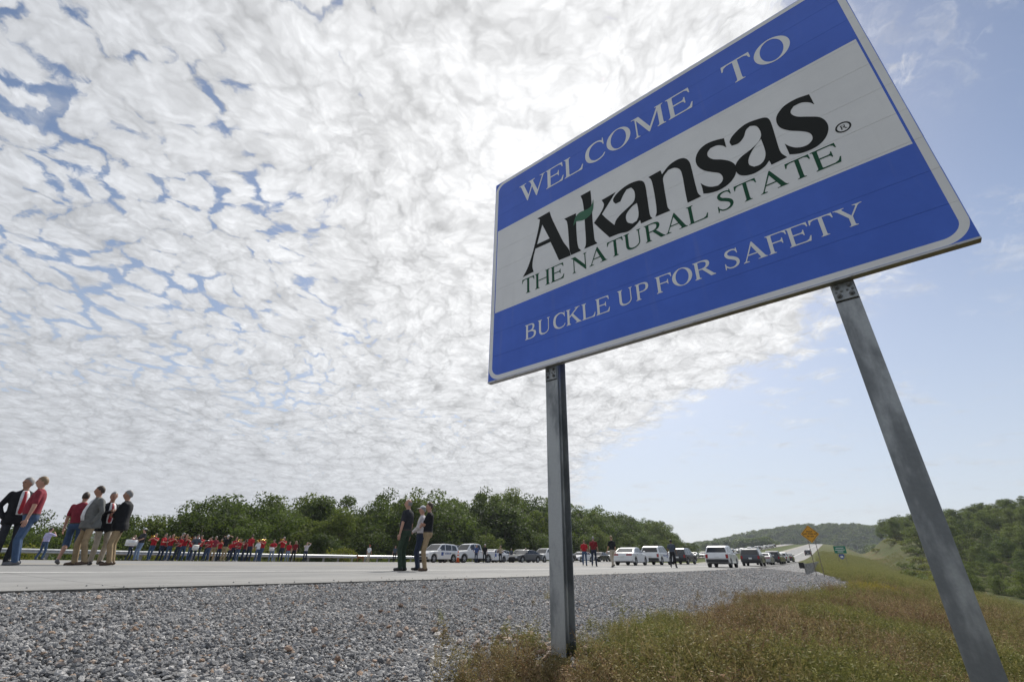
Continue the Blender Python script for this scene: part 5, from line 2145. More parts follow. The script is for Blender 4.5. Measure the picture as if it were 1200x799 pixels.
# ------------------------------------------------------------------ people
def cloth(name, col, rough=0.85):
    return mat('cloth_' + name, col, rough, vary=0.16, scale=14, bump=0.25, bscale=30, spec=0.2)


CLOTH = {
    'red': cloth('red', (0.36, 0.018, 0.026)), 'maroon': cloth('maroon', (0.21, 0.030, 0.045)), 'darkred': cloth('darkred', (0.17, 0.018, 0.022)),
    'black': cloth('black', (0.016, 0.017, 0.020)), 'charcoal': cloth('charcoal', (0.030, 0.032, 0.038)), 'navy': cloth('navy', (0.022, 0.030, 0.060)),
    'grey': cloth('grey', (0.135, 0.14, 0.135)), 'white': cloth('white', (0.66, 0.67, 0.69)), 'lavender': cloth('lavender', (0.42, 0.40, 0.60)),
    'jeans': cloth('jeans', (0.050, 0.085, 0.155)), 'lightjeans': cloth('lightjeans', (0.16, 0.22, 0.33)), 'darkjeans': cloth('darkjeans', (0.025, 0.035, 0.060)),
    'khaki': cloth('khaki', (0.30, 0.225, 0.135)), 'tan': cloth('tan', (0.36, 0.29, 0.20)), 'stone': cloth('stone', (0.40, 0.35, 0.28)), 'olive': cloth('olive', (0.035, 0.055, 0.038)),
    'blue': cloth('blue', (0.05, 0.08, 0.19)), 'slate': cloth('slate', (0.06, 0.075, 0.10)), 'stripe': cloth('stripe', (0.50, 0.48, 0.50)),
}
M_SKIN = {'fair': mat('skin_fair', (0.42, 0.235, 0.17), 0.55, vary=0.08, scale=12), 'tanned': mat('skin_tanned', (0.33, 0.175, 0.115), 0.55, vary=0.08, scale=12),
          'brown': mat('skin_brown', (0.16, 0.080, 0.050), 0.55, vary=0.08, scale=12)}
M_HAIR = {'brown': mat('hair_brown', (0.045, 0.028, 0.018), 0.6, vary=0.3, scale=60), 'grey': mat('hair_grey', (0.20, 0.195, 0.19), 0.6, vary=0.3, scale=60),
          'black': mat('hair_black', (0.012, 0.011, 0.010), 0.55, vary=0.3, scale=60), 'white': mat('hair_white', (0.52, 0.51, 0.49), 0.6, vary=0.2, scale=60),
          'sand': mat('hair_sand', (0.20, 0.135, 0.075), 0.6, vary=0.3, scale=60)}
M_SHOE = {'black': mat('shoe_black', (0.014, 0.013, 0.013), 0.45, vary=0.2), 'brown': mat('shoe_brown', (0.085, 0.048, 0.028), 0.5, vary=0.2), 'white': mat('shoe_white', (0.55, 0.55, 0.56), 0.6, vary=0.1),
          'grey': mat('shoe_grey', (0.12, 0.12, 0.13), 0.6, vary=0.2)}
M_BELT = mat('belt_leather', (0.03, 0.02, 0.015), 0.5, vary=0.2)
M_EYE = mat('eye_dark', (0.03, 0.022, 0.018), 0.3, vary=0)
M_LIP = mat('lips', (0.26, 0.10, 0.085), 0.5, vary=0)
M_TIE = mat('tie_red', (0.34, 0.012, 0.022), 0.45, vary=0.1)


def ik(S, W, la, lb, pole):
    S, W, pole = Vector(S), Vector(W), Vector(pole)
    d = W - S
    L = min(d.length, (la + lb) * 0.995)
    dn = d.normalized()
    a = (la * la - lb * lb + L * L) / (2 * L)
    h = math.sqrt(max(0.0, la * la - a * a))
    pn = pole - dn * pole.dot(dn)
    pn = pn.normalized() if pn.length > 1e-5 else Vector((0, -1, 0))
    return S + dn * a + pn * h, S + dn * L


class Prims:
    def __init__(self):
        self.p = []

    def cap(self, a, b, ra, rb, tg, flat=None):
        self.p.append(('c', Vector(a), Vector(b), ra, rb, tg))

    def ell(self, c, r, tg, M=None):
        self.p.append(('e', Vector(c), Vector(r), M or Matrix.Identity(3), 0, tg))

    def loft(self, rings, tg):
        self.p.append(('l', rings, 0, 0, 0, tg))

    def mesh(self):
        mb = MB()
        for q in self.p:
            if q[0] == 'c':
                a, b, ra, rb = q[1:5]
                d = (b - a)
                dn = d.normalized() if d.length > 1e-6 else Vector((0, 0, 1))
                mb.tube([a - dn * ra * 0.85, a - dn * ra * 0.5, a, b, b + dn * rb * 0.5, b + dn * rb * 0.85], [ra * 0.5, ra * 0.86, ra, rb, rb * 0.86, rb * 0.5], 12)
            elif q[0] == 'e':
                c, r, M = q[1], q[2], q[3]
                vs, fs = [], []
                U, V = 12, 8
                for j in range(V + 1):
                    t = math.pi * j / V
                    for i in range(U):
                        p = 2 * math.pi * i / U
                        vs.append(c + M @ Vector((r.x * math.sin(t) * math.cos(p), r.y * math.sin(t) * math.sin(p), r.z * math.cos(t))))
                for j in range(V):
                    for i in range(U):
                        fs.append((j * U + i, (j + 1) * U + i, (j + 1) * U + (i + 1) % U, j * U + (i + 1) % U))
                mb.add(vs, fs)
            else:
                rings = q[1]
                U = 20
                vs, fs = [], []
                for (z, rx, ry, oy) in rings:
                    for i in range(U):
                        p = 2 * math.pi * i / U
                        cx, sy = math.cos(p), math.sin(p)
                        k = (abs(cx) ** 2.6 + abs(sy) ** 2.6) ** (-1 / 2.6)
                        vs.append((rx * cx * k, oy + ry * sy * k, z))
                for j in range(len(rings) - 1):
                    for i in range(U):
                        fs.append((j * U + i, j * U + (i + 1) % U, (j + 1) * U + (i + 1) % U, (j + 1) * U + i))
                fs.append(tuple(range(U - 1, -1, -1)))
                fs.append(tuple((len(rings) - 1) * U + i for i in range(U)))
                mb.add(vs, fs)
        return mb.mesh()

    def tags(self, P):
        """nearest primitive of every point -> its tag"""
        D = []
        for q in self.p:
            if q[0] == 'c':
                a, b = np.array(q[1]), np.array(q[2])
                d = b - a
                t = np.clip(((P - a) @ d) / (d @ d + 1e-12), 0, 1)
                D.append(np.linalg.norm(P - a - t[:, None] * d, axis=1) - (q[3] + (q[4] - q[3]) * t))
            elif q[0] == 'e':
                M = np.array(q[3])
                v = (P - np.array(q[1])) @ M
                r = np.array(q[2])
                D.append((np.linalg.norm(v / r, axis=1) - 1) * r.min())
            else:
                R4 = np.array(q[1])
                z = P[:, 2]
                rx, ry, oy = (np.interp(z, R4[:, 0], R4[:, i]) for i in (1, 2, 3))
                d = (np.sqrt((P[:, 0] / rx) ** 2 + ((P[:, 1] - oy) / ry) ** 2) - 1) * np.minimum(rx, ry)
                over = np.maximum(0, np.maximum(R4[0, 0] - z, z - R4[-1, 0]))
                D.append(np.maximum(d, 0) * 1.0 + np.minimum(d, 0) * 0.6 + over * 1.2)
        i = np.argmin(np.array(D), axis=0)
        return np.array([q[-1] for q in self.p], dtype=object)[i]


ARMS = {   # right hand (x out), pole; mirrored for the left
    'down': ((0.265, 0.03, 0.83), (0.35, -0.6, 0)), 'pocket': ((0.215, 0.05, 0.93), (0.9, -0.7, 0)), 'hip': ((0.20, 0.0, 1.02), (1.0, -0.4, 0)),
    'clasp': ((0.035, 0.235, 1.04), (0.8, -0.3, -0.4)), 'chest': ((0.05, 0.24, 1.26), (0.8, -0.2, -0.6)), 'crossR': ((-0.11, 0.19, 1.17), (0.8, 0.1, -0.6)),
    'horn': ((0.05, 0.30, 1.40), (0.9, 0.0, -0.6)), 'reed': ((0.03, 0.26, 1.20), (0.9, -0.1, -0.5)), 'reedlow': ((0.02, 0.33, 1.02), (0.8, -0.3, -0.4)),
    'flute': ((0.42, 0.16, 1.48), (0.7, 0.2, -0.8)), 'flutein': ((0.10, 0.20, 1.48), (0.8, 0.2, -0.7)), 'drum': ((0.16, 0.33, 1.08), (0.9, -0.5, -0.2)), 'fwd': ((0.26, 0.20, 0.86), (0.4, -0.8, 0)),
    'back': ((0.26, -0.18, 0.88), (0.4, -0.8, 0.1)), 'slide': ((0.05, 0.52, 1.36), (0.8, 0.2, -0.6)), 'head': ((0.10, 0.06, 1.72), (1.0, 0.1, 0.2)), 'phone': ((0.06, 0.27, 1.50), (0.8, 0.0, -0.8)),
    'behind': ((0.04, -0.17, 0.98), (0.9, -0.6, 0)),
}
PEOPLE = []      # queued: built together so that the scene is evaluated only once


def person(label, x, y, head, H=1.75, top='red', bottom='jeans', style='tee', shoes='black', skin='fair', hair='brown', hat=None, arms=('down', 'down'),
           stride=0.0, stance=0.10, turn=0.0, nod=0.0, belly=0.0, tie=None, fine=False, group=None, shorts=False, lean=0.0, female=False, tool=None, undershirt=None):
    PEOPLE.append(dict(label=label, x=x, y=y, head=head, H=H, top=top, bottom=bottom, style=style, shoes=shoes, skin=skin, hair=hair, hat=hat, arms=arms, stride=stride,
                       stance=stance, turn=turn, nod=nod, belly=belly, tie=tie, fine=fine, group=group, shorts=shorts, lean=lean, female=female, tool=tool, undershirt=undershirt))


def body_prims(s):
    P = Prims()
    w = 0.92 if s['female'] else 1.0
    by = s['belly']
    jacket = s['style'] == 'jacket'
    up = 'top'
    torso = [(0.985, 0.168 * w, 0.122 + by * 0.6, by * 0.3), (1.08, 0.158 * w, 0.116 + by, by * 0.7), (1.20, 0.168 * w, 0.122 + by * 0.8, by * 0.5), (1.32, 0.188 * w, 0.130 + by * 0.2, 0.0),
             (1.41, 0.180 * w, 0.112, -0.01), (1.47, 0.125 * w, 0.085, -0.01), (1.50, 0.07, 0.065, -0.005)]
    if jacket:
        torso = [(0.80, 0.205 * w, 0.150 + by, 0.0), (0.92, 0.200 * w, 0.148 + by, 0.0)] + [(z, rx + 0.018, ry + 0.018, oy) for z, rx, ry, oy in torso[:-2]] + torso[-2:]
    P.loft(torso, up)
    if not jacket:
        P.loft([(0.84, 0.150 * w, 0.115, 0.0), (0.90, 0.168, 0.128, -0.005), (0.975, 0.170 * w, 0.124 + by * 0.4, by * 0.2)], 'bottom')
        P.loft([(0.970, 0.172 * w, 0.126 + by * 0.5, by * 0.2), (0.995, 0.171 * w, 0.126 + by * 0.5, by * 0.25)], 'belt')
    else:
        P.loft([(0.80, 0.14 * w, 0.11, 0.0), (0.95, 0.15 * w, 0.12, 0.0)], 'bottom')
    # legs
    feet = []
    for sd in (-1, 1):
        hip = Vector((sd * 0.092, 0, 0.90))
        fy = s['stride'] * sd * 0.5
        ank = Vector((sd * s['stance'], fy, 0.085 + (0.06 if fy < -0.12 else 0)))
        kn, an = ik(hip, ank, 0.42, 0.41, (sd * 0.15, 1.0, 0))
        P.cap(hip, kn, 0.088, 0.062, 'bottom')
        low = 'skin' if s['shorts'] else 'bottom'
        if s['shorts']:
            m = hip.lerp(kn, 1.08)
            P.cap(hip.lerp(kn, 0.6), m, 0.080, 0.082, 'bottom')
            P.cap(kn, an, 0.054, 0.036, low)
            P.cap(kn.lerp(an, 0.15), kn.lerp(an, 0.45), 0.054, 0.05, low)
        else:
            P.cap(kn, an, 0.066, 0.058, low)
        f = an.copy()
        f.z = 0.045 if fy >= -0.12 else 0.09
        P.cap(f + Vector((sd * 0.0, -0.045, 0)), f + Vector((sd * 0.03, 0.145, -0.008 if fy >= -0.12 else -0.045)), 0.044, 0.038, 'shoes')
    # arms
    hands = []
    for sd, nm in ((1, s['arms'][0]), (-1, s['arms'][1])):
        (hx, hy, hz), pole = ARMS[nm]
        S = Vector((sd * 0.185 * w, -0.005, 1.415))
        W = Vector((sd * hx, hy, hz))
        if nm == 'crossR' and sd < 0:
            W = Vector((0.10, 0.215, 1.13))
        el, wr = ik(S, W, 0.285, 0.265, (sd * pole[0], pole[1], pole[2]))
        sl = s['style'] in ('jacket', 'long')
        P.cap(S, el, 0.060 + 0.006 * sl, 0.046 + 0.006 * sl, 'top' if sl else 'top')
        if not sl:
            P.p.pop()
            mid = S.lerp(el, 0.72)
            P.cap(S, mid, 0.066, 0.060, 'top')
            P.cap(mid, el, 0.045, 0.040, 'skin')
            P.cap(el, wr, 0.041, 0.028, 'skin')
        else:
            P.cap(el, wr, 0.050, 0.040, 'top')
        hands.append((el, wr, sd, nm))
    # neck and head
    P.cap((0, -0.005, 1.45), (0, 0.012, 1.57), 0.058, 0.052, 'skin')
    hc = Vector((0, 0.018, 1.665))
    Mh = (Matrix.Rotation(R(-s['turn']), 3, 'Z') @ Matrix.Rotation(R(-s['nod']), 3, 'X'))

    def hp(x, y, z):
        return hc + Mh @ Vector((x, y, z))
    P.ell(hc, (0.076, 0.096, 0.113), 'skin', Mh)
    P.ell(hp(0, 0.022, -0.068), (0.056, 0.066, 0.056), 'skin', Mh)
    P.ell(hp(0, 0.098, -0.018), (0.014, 0.024, 0.030), 'skin', Mh)
    P.ell(hp(0, 0.076, 0.022), (0.058, 0.022, 0.018), 'skin', Mh)
    for sd in (-1, 1):
        P.ell(hp(sd * 0.077, -0.004, -0.012), (0.010, 0.022, 0.030), 'skin', Mh)
    return P, hands, hc, Mh, torso


def hand_mesh(mb, el, wr, sd, nm, mi):
    d = (wr - el).normalized()
    side = Vector((sd, 0, 0))
    pn = (Vector((0, 0, 0)) - Vector((sd, 0.0, 0)))
    pn = (pn - d * pn.dot(d)).normalized()          # palm looks inwards
    ac = d.cross(pn).normalized()
    if ac.y < 0:
        ac = -ac                                    # thumb side to the front
    curl = 0.35 if nm in ('down', 'fwd', 'back', 'pocket') else 1.0
    c = wr + d * 0.045
    # palm
    vs = []
    for t, wd, th in ((-0.045, 0.026, 0.020), (0.0, 0.038, 0.016), (0.04, 0.041, 0.013)):
        for a in range(8):
            an = 2 * math.pi * a / 8
            vs.append(c + d * t + ac * wd * math.cos(an) + pn * th * math.sin(an))
    fs = [(r_ * 8 + j, r_ * 8 + (j + 1) % 8, r_ * 8 + 8 + (j + 1) % 8, r_ * 8 + 8 + j) for r_ in range(2) for j in range(8)] + [tuple(range(7, -1, -1)), tuple(range(16, 24))]
    mb.add(vs, fs, mi)
    for k, ln in enumerate((0.070, 0.078, 0.074, 0.058)):
        b = c + d * 0.036 + ac * (0.030 - 0.020 * k)
        d1 = (d + pn * curl * 0.6).normalized()
        d2 = (d + pn * curl * 1.8).normalized()
        p1 = b + d1 * ln * 0.5
        mb.tube([b, p1, p1 + d2 * ln * 0.5], [0.0092, 0.0085, 0.0065], 6, mi)
    b = c + ac * 0.030 - d * 0.02
    p1 = b + (ac * 0.7 + d * 0.7 + pn * 0.2).normalized() * 0.036
    mb.tube([b, p1, p1 + (d * 0.9 + pn * 0.5 * curl + ac * 0.2).normalized() * 0.032], [0.012, 0.0105, 0.008], 6, mi)


TAGS = ['top', 'bottom', 'skin', 'shoes', 'belt', 'eye', 'lip']


def head_shell(hc, Mh, kind, hatmat=None):
    """hair or hat as a shell over the skull"""
    mb = MB()
    U, V = 20, 12
    sx, sy, sz = (0.0815, 0.1015, 0.1195)
    vs, keep = [], []
    for j in range(V + 1):
        t = math.pi * j / V
        for i in range(U):
            p = 2 * math.pi * i / U
            x, y, z = math.sin(t) * math.cos(p), math.sin(t) * math.sin(p), math.cos(t)
            k = 1.0 + 0.02 * math.sin(7 * p + 3 * t)
            vs.append(hc + Mh @ Vector((x * sx * k, y * sy * k - 0.004, z * sz * k)))
            if kind == 'short':
                ok = z > 0.42 if y > 0.45 else (z > -0.02 if y > 0.0 else z > -0.55)
            elif kind == 'bald':
                ok = (y < 0.25 and -0.5 < z < 0.35)
            elif kind == 'long':
                ok = z > 0.42 if y > 0.5 else (z > -0.95)
            else:
                ok = z > 0.28
            keep.append(ok)
    fs = []
    for j in range(V):
        for i in range(U):
            q = (j * U + i, (j + 1) * U + i, (j + 1) * U + (i + 1) % U, j * U + (i + 1) % U)
            if sum(keep[a] for a in q) >= 3:
                fs.append(q)
    mb.add(vs, fs)
    if kind == 'long':
        mb.tube([hc + Mh @ Vector((0, -0.06, -0.03)), hc + Mh @ Vector((0, -0.095, -0.14)), hc + Mh @ Vector((0, -0.085, -0.25))], [0.062, 0.066, 0.035], 8)
    return mb


def flush_people():
    tmp = []
    for s in PEOPLE:
        P, hands, hc, Mh, torso = body_prims(s)
        me = P.mesh()
        o = bpy.data.objects.new('tmp', me)
        COL.objects.link(o)
        md = o.modifiers.new('r', 'REMESH')
        md.mode = 'VOXEL'
        md.voxel_size = 0.0155 if s['fine'] else 0.024
        md.use_smooth_shade = True
        sm = o.modifiers.new('s', 'SMOOTH')
        sm.factor = 0.5
        sm.iterations = 3
        tmp.append((s, o, P, hands, hc, Mh, torso))
    dg = bpy.context.evaluated_depsgraph_get()
    dg.update()
    res = []
    for s, o, P, hands, hc, Mh, torso in tmp:
        res.append(bpy.data.meshes.new_from_object(o.evaluated_get(dg)))
    for (s, o, P, hands, hc, Mh, torso), me in zip(tmp, res):
        old = o.data
        bpy.data.objects.remove(o)
        bpy.data.meshes.remove(old)
        n = len(me.polygons)
        C = np.empty(n * 3)
        me.polygons.foreach_get('center', C)
        tg = P.tags(C.reshape(-1, 3))
        co = np.empty(len(me.vertices) * 3)
        me.vertices.foreach_get('co', co)
        co = co.reshape(-1, 3)
        fs = [tuple(p.vertices) for p in me.polygons]
        mi = [TAGS.index(t) for t in tg]
        mb = MB()
        mb.v = [tuple(v) for v in co]
        mb.f = fs
        mb.m = mi
        for el, wr, sd, nm in hands:
            if nm != 'pocket':
                hand_mesh(mb, el, wr, sd, nm, 2)
        for sd in (-1, 1):
            e = hc + Mh @ Vector((sd * 0.031, 0.088, 0.004))
            mb.tube([e - Vector((0.011, 0, 0)), e + Vector((0.011, 0, 0))], 0.0075, 6, 5)
        m0, m1 = hc + Mh @ Vector((-0.022, 0.088, -0.062)), hc + Mh @ Vector((0.022, 0.088, -0.062))
        mb.tube([m0, (m0 + m1) / 2 + Mh @ Vector((0, 0.006, 0)), m1], [0.004, 0.006, 0.004], 6, 6)
        mats = [CLOTH[s['top']], CLOTH[s['bottom']], M_SKIN[s['skin']], M_SHOE[s['shoes']], M_BELT, M_EYE, M_LIP]
        body = mb.mesh(mats, True)
        bpy.data.meshes.remove(me)
        z = gz(s['x'], s['y'])
        root = thing('person', s['label'], 'person', (s['x'], s['y'], z + 0.004), R(-s['head']), s['group'])
        k = s['H'] / 1.78
        root.scale = (k, k, k)
        if s['fine'] and s['x'] < -8:
            vx, vy = s['x'], s['y']
            q = Matrix.Rotation(R(-4.5), 4, Vector((vx, vy, 0)).normalized())
            root.rotation_euler = (q @ Matrix.Rotation(R(-s['head']), 4, 'Z')).to_euler()
        if s['lean']:
            root.rotation_euler = (R(s['lean']), 0, R(-s['head']))
        ob('body', body, root)
        hk = 'long' if s['female'] else 'short'
        if s['hair'] == 'bald':
            head_shell(hc, Mh, 'bald').build('hair', [M_HAIR['grey']], root, smooth=True)
        else:
            head_shell(hc, Mh, hk).build('hair', [M_HAIR[s['hair']]], root, smooth=True)
        if s['hat']:
            hm = head_shell(hc + Mh @ Vector((0, 0, 0.012)), Mh @ Matrix.Diagonal((1.07, 1.06, 1.04)), 'hat')
            if s['hat'][1] == 'cap':
                vs, fs2 = [], []
                for i in range(9):
                    a = math.pi * (0.12 + 0.76 * i / 8)
                    for rr, zz in ((0.96, 0.030), (1.78, 0.012)):
                        vs.append(hc + Mh @ Vector((0.083 * math.cos(a) * (1 if rr < 1 else 1.02), 0.0 + 0.100 * math.sin(a) * rr, 0.024 + zz)))
                hm.add(vs, [(2 * i, 2 * i + 1, 2 * i + 3, 2 * i + 2) for i in range(8)])
            else:
                vs = []
                for i in range(20):
                    a = 2 * math.pi * i / 20
                    for rr in (0.96, 1.75):
                        vs.append(hc + Mh @ Vector((0.085 * math.cos(a) * rr, 0.105 * math.sin(a) * rr, 0.040 + 0.012 * (rr > 1) * math.cos(2 * a))))
                hm.add(vs, [(2 * i, 2 * i + 1, (2 * i + 3) % 40, (2 * i + 2) % 40) for i in range(20)])
            hm.build('hat', [CLOTH[s['hat'][0]]], root, smooth=True)
        if s['tie'] or s['undershirt']:
            R4 = np.array(torso)

            def fy(zz, xx=0.0):
                ry = np.interp(zz, R4[:, 0], R4[:, 2])
                rx = np.interp(zz, R4[:, 0], R4[:, 1])
                oy = np.interp(zz, R4[:, 0], R4[:, 3])
                return float(oy + ry * max(0.0, 1 - (abs(xx) / rx) ** 2.6) ** (1 / 2.6))

            def plate(name, rows, mt, lift):
                m_ = MB()
                vs = []
                for zz, hw_ in rows:
                    for t in (-1, -0.33, 0.33, 1):
                        xx = t * hw_
                        vs.append((xx, fy(zz, xx) + lift, zz))
                fs3 = [(4 * i + j, 4 * i + j + 1, 4 * i + j + 5, 4 * i + j + 4) for i in range(len(rows) - 1) for j in range(3)]
                m_.add(vs, fs3)
                b = m_.build(name, [mt], root, smooth=True)
                fix_normals(b)
                so = b.modifiers.new('thick', 'SOLIDIFY')
                so.thickness = 0.006
                return b
            und = CLOTH[s['undershirt'] or 'white']
            if s['tie']:
                plate('shirt_front', [(0.98, 0.055), (1.10, 0.070), (1.22, 0.075), (1.34, 0.078), (1.42, 0.070), (1.485, 0.050)], und, 0.010)
                plate('tie', [(0.99, 0.012), (1.03, 0.042), (1.20, 0.036), (1.36, 0.026), (1.44, 0.022), (1.475, 0.028)], M_TIE, 0.020)
            else:
                plate('shirt_front', [(0.97, 0.10), (1.08, 0.105), (1.20, 0.10), (1.32, 0.09), (1.42, 0.072), (1.485, 0.050)], und, 0.010)
        s['M'] = root.matrix_basis.copy()
        if s['tool']:
            s['tool'](s)


# ------------------------------------------------------------------ instruments (things the band holds)
M_BRASS = mat('brass', (0.62, 0.40, 0.11), 0.25, 1.0, vary=0.08)
M_SILV = mat('silver_plate', (0.66, 0.66, 0.67), 0.22, 1.0, vary=0.05)
M_WOODB = mat('grenadilla', (0.018, 0.015, 0.014), 0.35, vary=0.2)
M_DRUMW = mat('drum_shell_white', (0.62, 0.62, 0.63), 0.35, vary=0.05)
M_HEADD = mat('drum_head', (0.66, 0.65, 0.62), 0.6, vary=0.05)


def held(s, name, label, cat, parts):
    root = thing(name, label, cat, (0, 0, 0))
    root.matrix_basis = s['M']
    for nm, mb, mt in parts:
        mb.build(nm, [mt], root, smooth=True)
    return root


def trumpet(label, mt=None, name='trumpet'):
    def f(s):
        mt_ = mt or M_BRASS
        y0, z = 0.13, 1.585
        a = MB()
        a.tube([(0, y0, z), (0, y0 + 0.03, z), (0, y0 + 0.40, z - 0.03)], [0.012, 0.006, 0.008], 8)
        a.tube([(0, y0 + 0.12, z - 0.01), (0, y0 + 0.08, z - 0.06), (0, y0 + 0.12, z - 0.11), (0, y0 + 0.30, z - 0.12), (0, y0 + 0.36, z - 0.08), (0, y0 + 0.33, z - 0.03)], 0.008, 8)
        b = MB()
        b.tube([(0, y0 + 0.34, z - 0.03), (0, y0 + 0.43, z - 0.035), (0, y0 + 0.48, z - 0.04), (0, y0 + 0.51, z - 0.042)], [0.009, 0.018, 0.036, 0.064], 14, cap=False)
        c = MB()
        for k in range(3):
            c.tube([(0, y0 + 0.19 + k * 0.035, z - 0.13), (0, y0 + 0.19 + k * 0.035, z + 0.03)], 0.013, 8)
        held(s, name, label, 'instrument', [('tubing', a, mt_), ('bell', b, mt_), ('valves', c, mt_)])
    return f


def clarinet(label):
    def f(s):
        a = MB()
        p0, p1 = Vector((0, 0.125, 1.58)), Vector((0, 0.38, 0.98))
        a.tube([p0, p0.lerp(p1, 0.12), p0.lerp(p1, 0.86)], [0.008, 0.016, 0.017], 8)
        b = MB()
        b.tube([p0.lerp(p1, 0.86), p0.lerp(p1, 0.95), p1], [0.018, 0.024, 0.04], 12, cap=False)
        c = MB()
        for k in range(7):
            q = p0.lerp(p1, 0.25 + 0.08 * k)
            c.tube([q + Vector((-0.012, 0.014, 0.006)), q + Vector((0.012, 0.016, 0.008))], 0.007, 6)
        held(s, 'clarinet', label, 'instrument', [('tube', a, M_WOODB), ('bell', b, M_WOODB), ('keys', c, M_SILV)])
    return f


def flute(label):
    def f(s):
        a = MB()
        a.tube([(-0.09, 0.155, 1.585), (0.58, 0.17, 1.55)], 0.012, 8)
        c = MB()
        for k in range(8):
            x_ = 0.12 + 0.05 * k
            c.tube([(x_, 0.16, 1.593 - 0.05 * x_), (x_, 0.16, 1.602 - 0.05 * x_)], 0.011, 6)
        b = MB()
        b.box((0.0, 0.152, 1.592), (0.03, 0.02, 0.008))
        held(s, 'flute', label, 'instrument', [('tube', a, M_SILV), ('keys', c, M_SILV), ('lip_plate', b, M_SILV)])
    return f


def trombone(label):
    def f(s):
        z = 1.58
        a = MB()
        a.tube([(0.0, 0.13, z), (0.0, 0.85, z - 0.10), (0.0, 0.90, z - 0.14), (0.0, 0.85, z - 0.18), (0.0, 0.20, z - 0.09)], 0.009, 8)
        b = MB()
        b.tube([(0.0, 0.20, z - 0.09), (-0.10, -0.10, z - 0.05), (-0.13, -0.20, z), (-0.13, -0.10, z + 0.05), (-0.12, 0.25, z + 0.0), (-0.12, 0.50, z - 0.04), (-0.12, 0.62, z - 0.06)],
               [0.009, 0.010, 0.012, 0.013, 0.018, 0.045, 0.105], 12, cap=False)
        c = MB()
        c.tube([(0.0, 0.115, z), (0.0, 0.15, z)], [0.014, 0.007], 8)
        held(s, 'trombone', label, 'instrument', [('slide', a, M_BRASS), ('bell', b, M_BRASS), ('mouthpiece', c, M_SILV)])
    return f


def snare(label, big=False):
    def f(s):
        r, h, z, y = (0.20, 0.26, 0.86, 0.42) if not big else (0.30, 0.30, 0.80, 0.52)
        a = MB()
        a.tube([(0, y, z), (0, y, z + h)], r, 22)
        b = MB()
        for q in (0.0, h):
            b.tube([(0, y, z + q - 0.018), (0, y, z + q + 0.018)], r + 0.012, 22, cap=False)
        c = MB()
        c.tube([(0, y, z + h + 0.003), (0, y, z + h + 0.008)], r - 0.004, 22)
        d = MB()
        d.tube([(-0.10, y - 0.14, z + h + 0.0), (-0.15, 0.0, 1.35)], 0.012, 6)
        d.tube([(0.10, y - 0.14, z + h + 0.0), (0.15, 0.0, 1.35)], 0.012, 6)
        held(s, 'drum', label, 'drum', [('shell', a, M_DRUMW), ('hoops', b, M_SILV), ('drum_head', c, M_HEADD), ('strap', d, M_TRIM)])
    return f


def at_row(u, n):
    """stand on the line n metres from the roadside, in the bearing of a point along the photo's horizon"""
    f = 533.18
    dx, dy, dz = (u - 600) / f, -(663 - 399.5) / f, 1.0
    c, s_ = math.cos(PITCH), math.sin(PITCH)
    cr, sr = math.cos(ROLL), math.sin(ROLL)
    xr = dx * cr - dy * sr
    yu = dx * sr + dy * cr
    X, Y = xr, dz * c - yu * s_
    a = math.atan2(X, Y)
    ang = HD - a
    r = n / math.sin(ang)
    return r * math.sin(a), r * math.cos(a)


GP = 'people standing in the road'
person('man in dark suit with red tie standing at the far left edge', -11.12, 11.14, 122, 1.84, 'black', 'charcoal', 'jacket', 'black', 'tanned', 'grey', None, ('pocket', 'down'), turn=65, belly=0.02, tie='red', fine=True, group=GP)
person('man in maroon polo shirt and blue jeans beside the man in the dark suit', -10.46, 10.82, -128, 1.82, 'maroon', 'jeans', 'tee', 'grey', 'fair', 'sand', None, ('down', 'down'), turn=-8, belly=0.03, fine=True, group=GP)
person('person in maroon shirt and denim shorts, mostly behind the man in the grey blazer', -11.0, 12.65, -20, 1.72, 'maroon', 'jeans', 'tee', 'grey', 'fair', 'brown', None, ('fwd', 'down'), stride=0.3, fine=True, group=GP, shorts=True)
person('man in grey blazer, white shirt and khaki trousers facing left', -10.34, 12.28, -148, 1.83, 'grey', 'khaki', 'jacket', 'brown', 'tanned', 'brown', None, ('down', 'pocket'), turn=20, belly=0.05, fine=True, group=GP, undershirt='white', stride=0.12)
person('man in black suit and glasses with hands clasped between two blazers', -10.56, 13.0, 118, 1.78, 'black', 'stone', 'jacket', 'black', 'tanned', 'grey', None, ('chest', 'chest'), turn=15, fine=True, group=GP, tie='red')
person('man in black blazer and khaki trousers with arms folded, right end of his group', -9.98, 12.78, -112, 1.80, 'black', 'khaki', 'jacket', 'brown', 'tanned', 'grey', None, ('crossR', 'crossR'), turn=-12, belly=0.02, fine=True, group=GP)
person('man in dark polo and olive trousers standing with arms at his sides', -2.86, 13.74, -72, 1.84, 'charcoal', 'olive', 'tee', 'black', 'fair', 'bald', None, ('down', 'down'), turn=-20, belly=0.04, fine=True, group=GP)
person('man in white cap and striped shirt half hidden between two officers', -2.62, 14.75, -92, 1.76, 'stripe', 'darkjeans', 'long', 'black', 'fair', 'grey', ('white', 'cap'), ('clasp', 'clasp'), turn=-10, fine=True, group=GP)
person('man in black polo and khaki trousers with arms folded', -2.30, 14.05, -98, 1.80, 'black', 'khaki', 'tee', 'brown', 'fair', 'brown', None, ('crossR', 'crossR'), turn=-8, belly=0.01, fine=True, group=GP)

GB = 'red-shirted band before the guardrail'


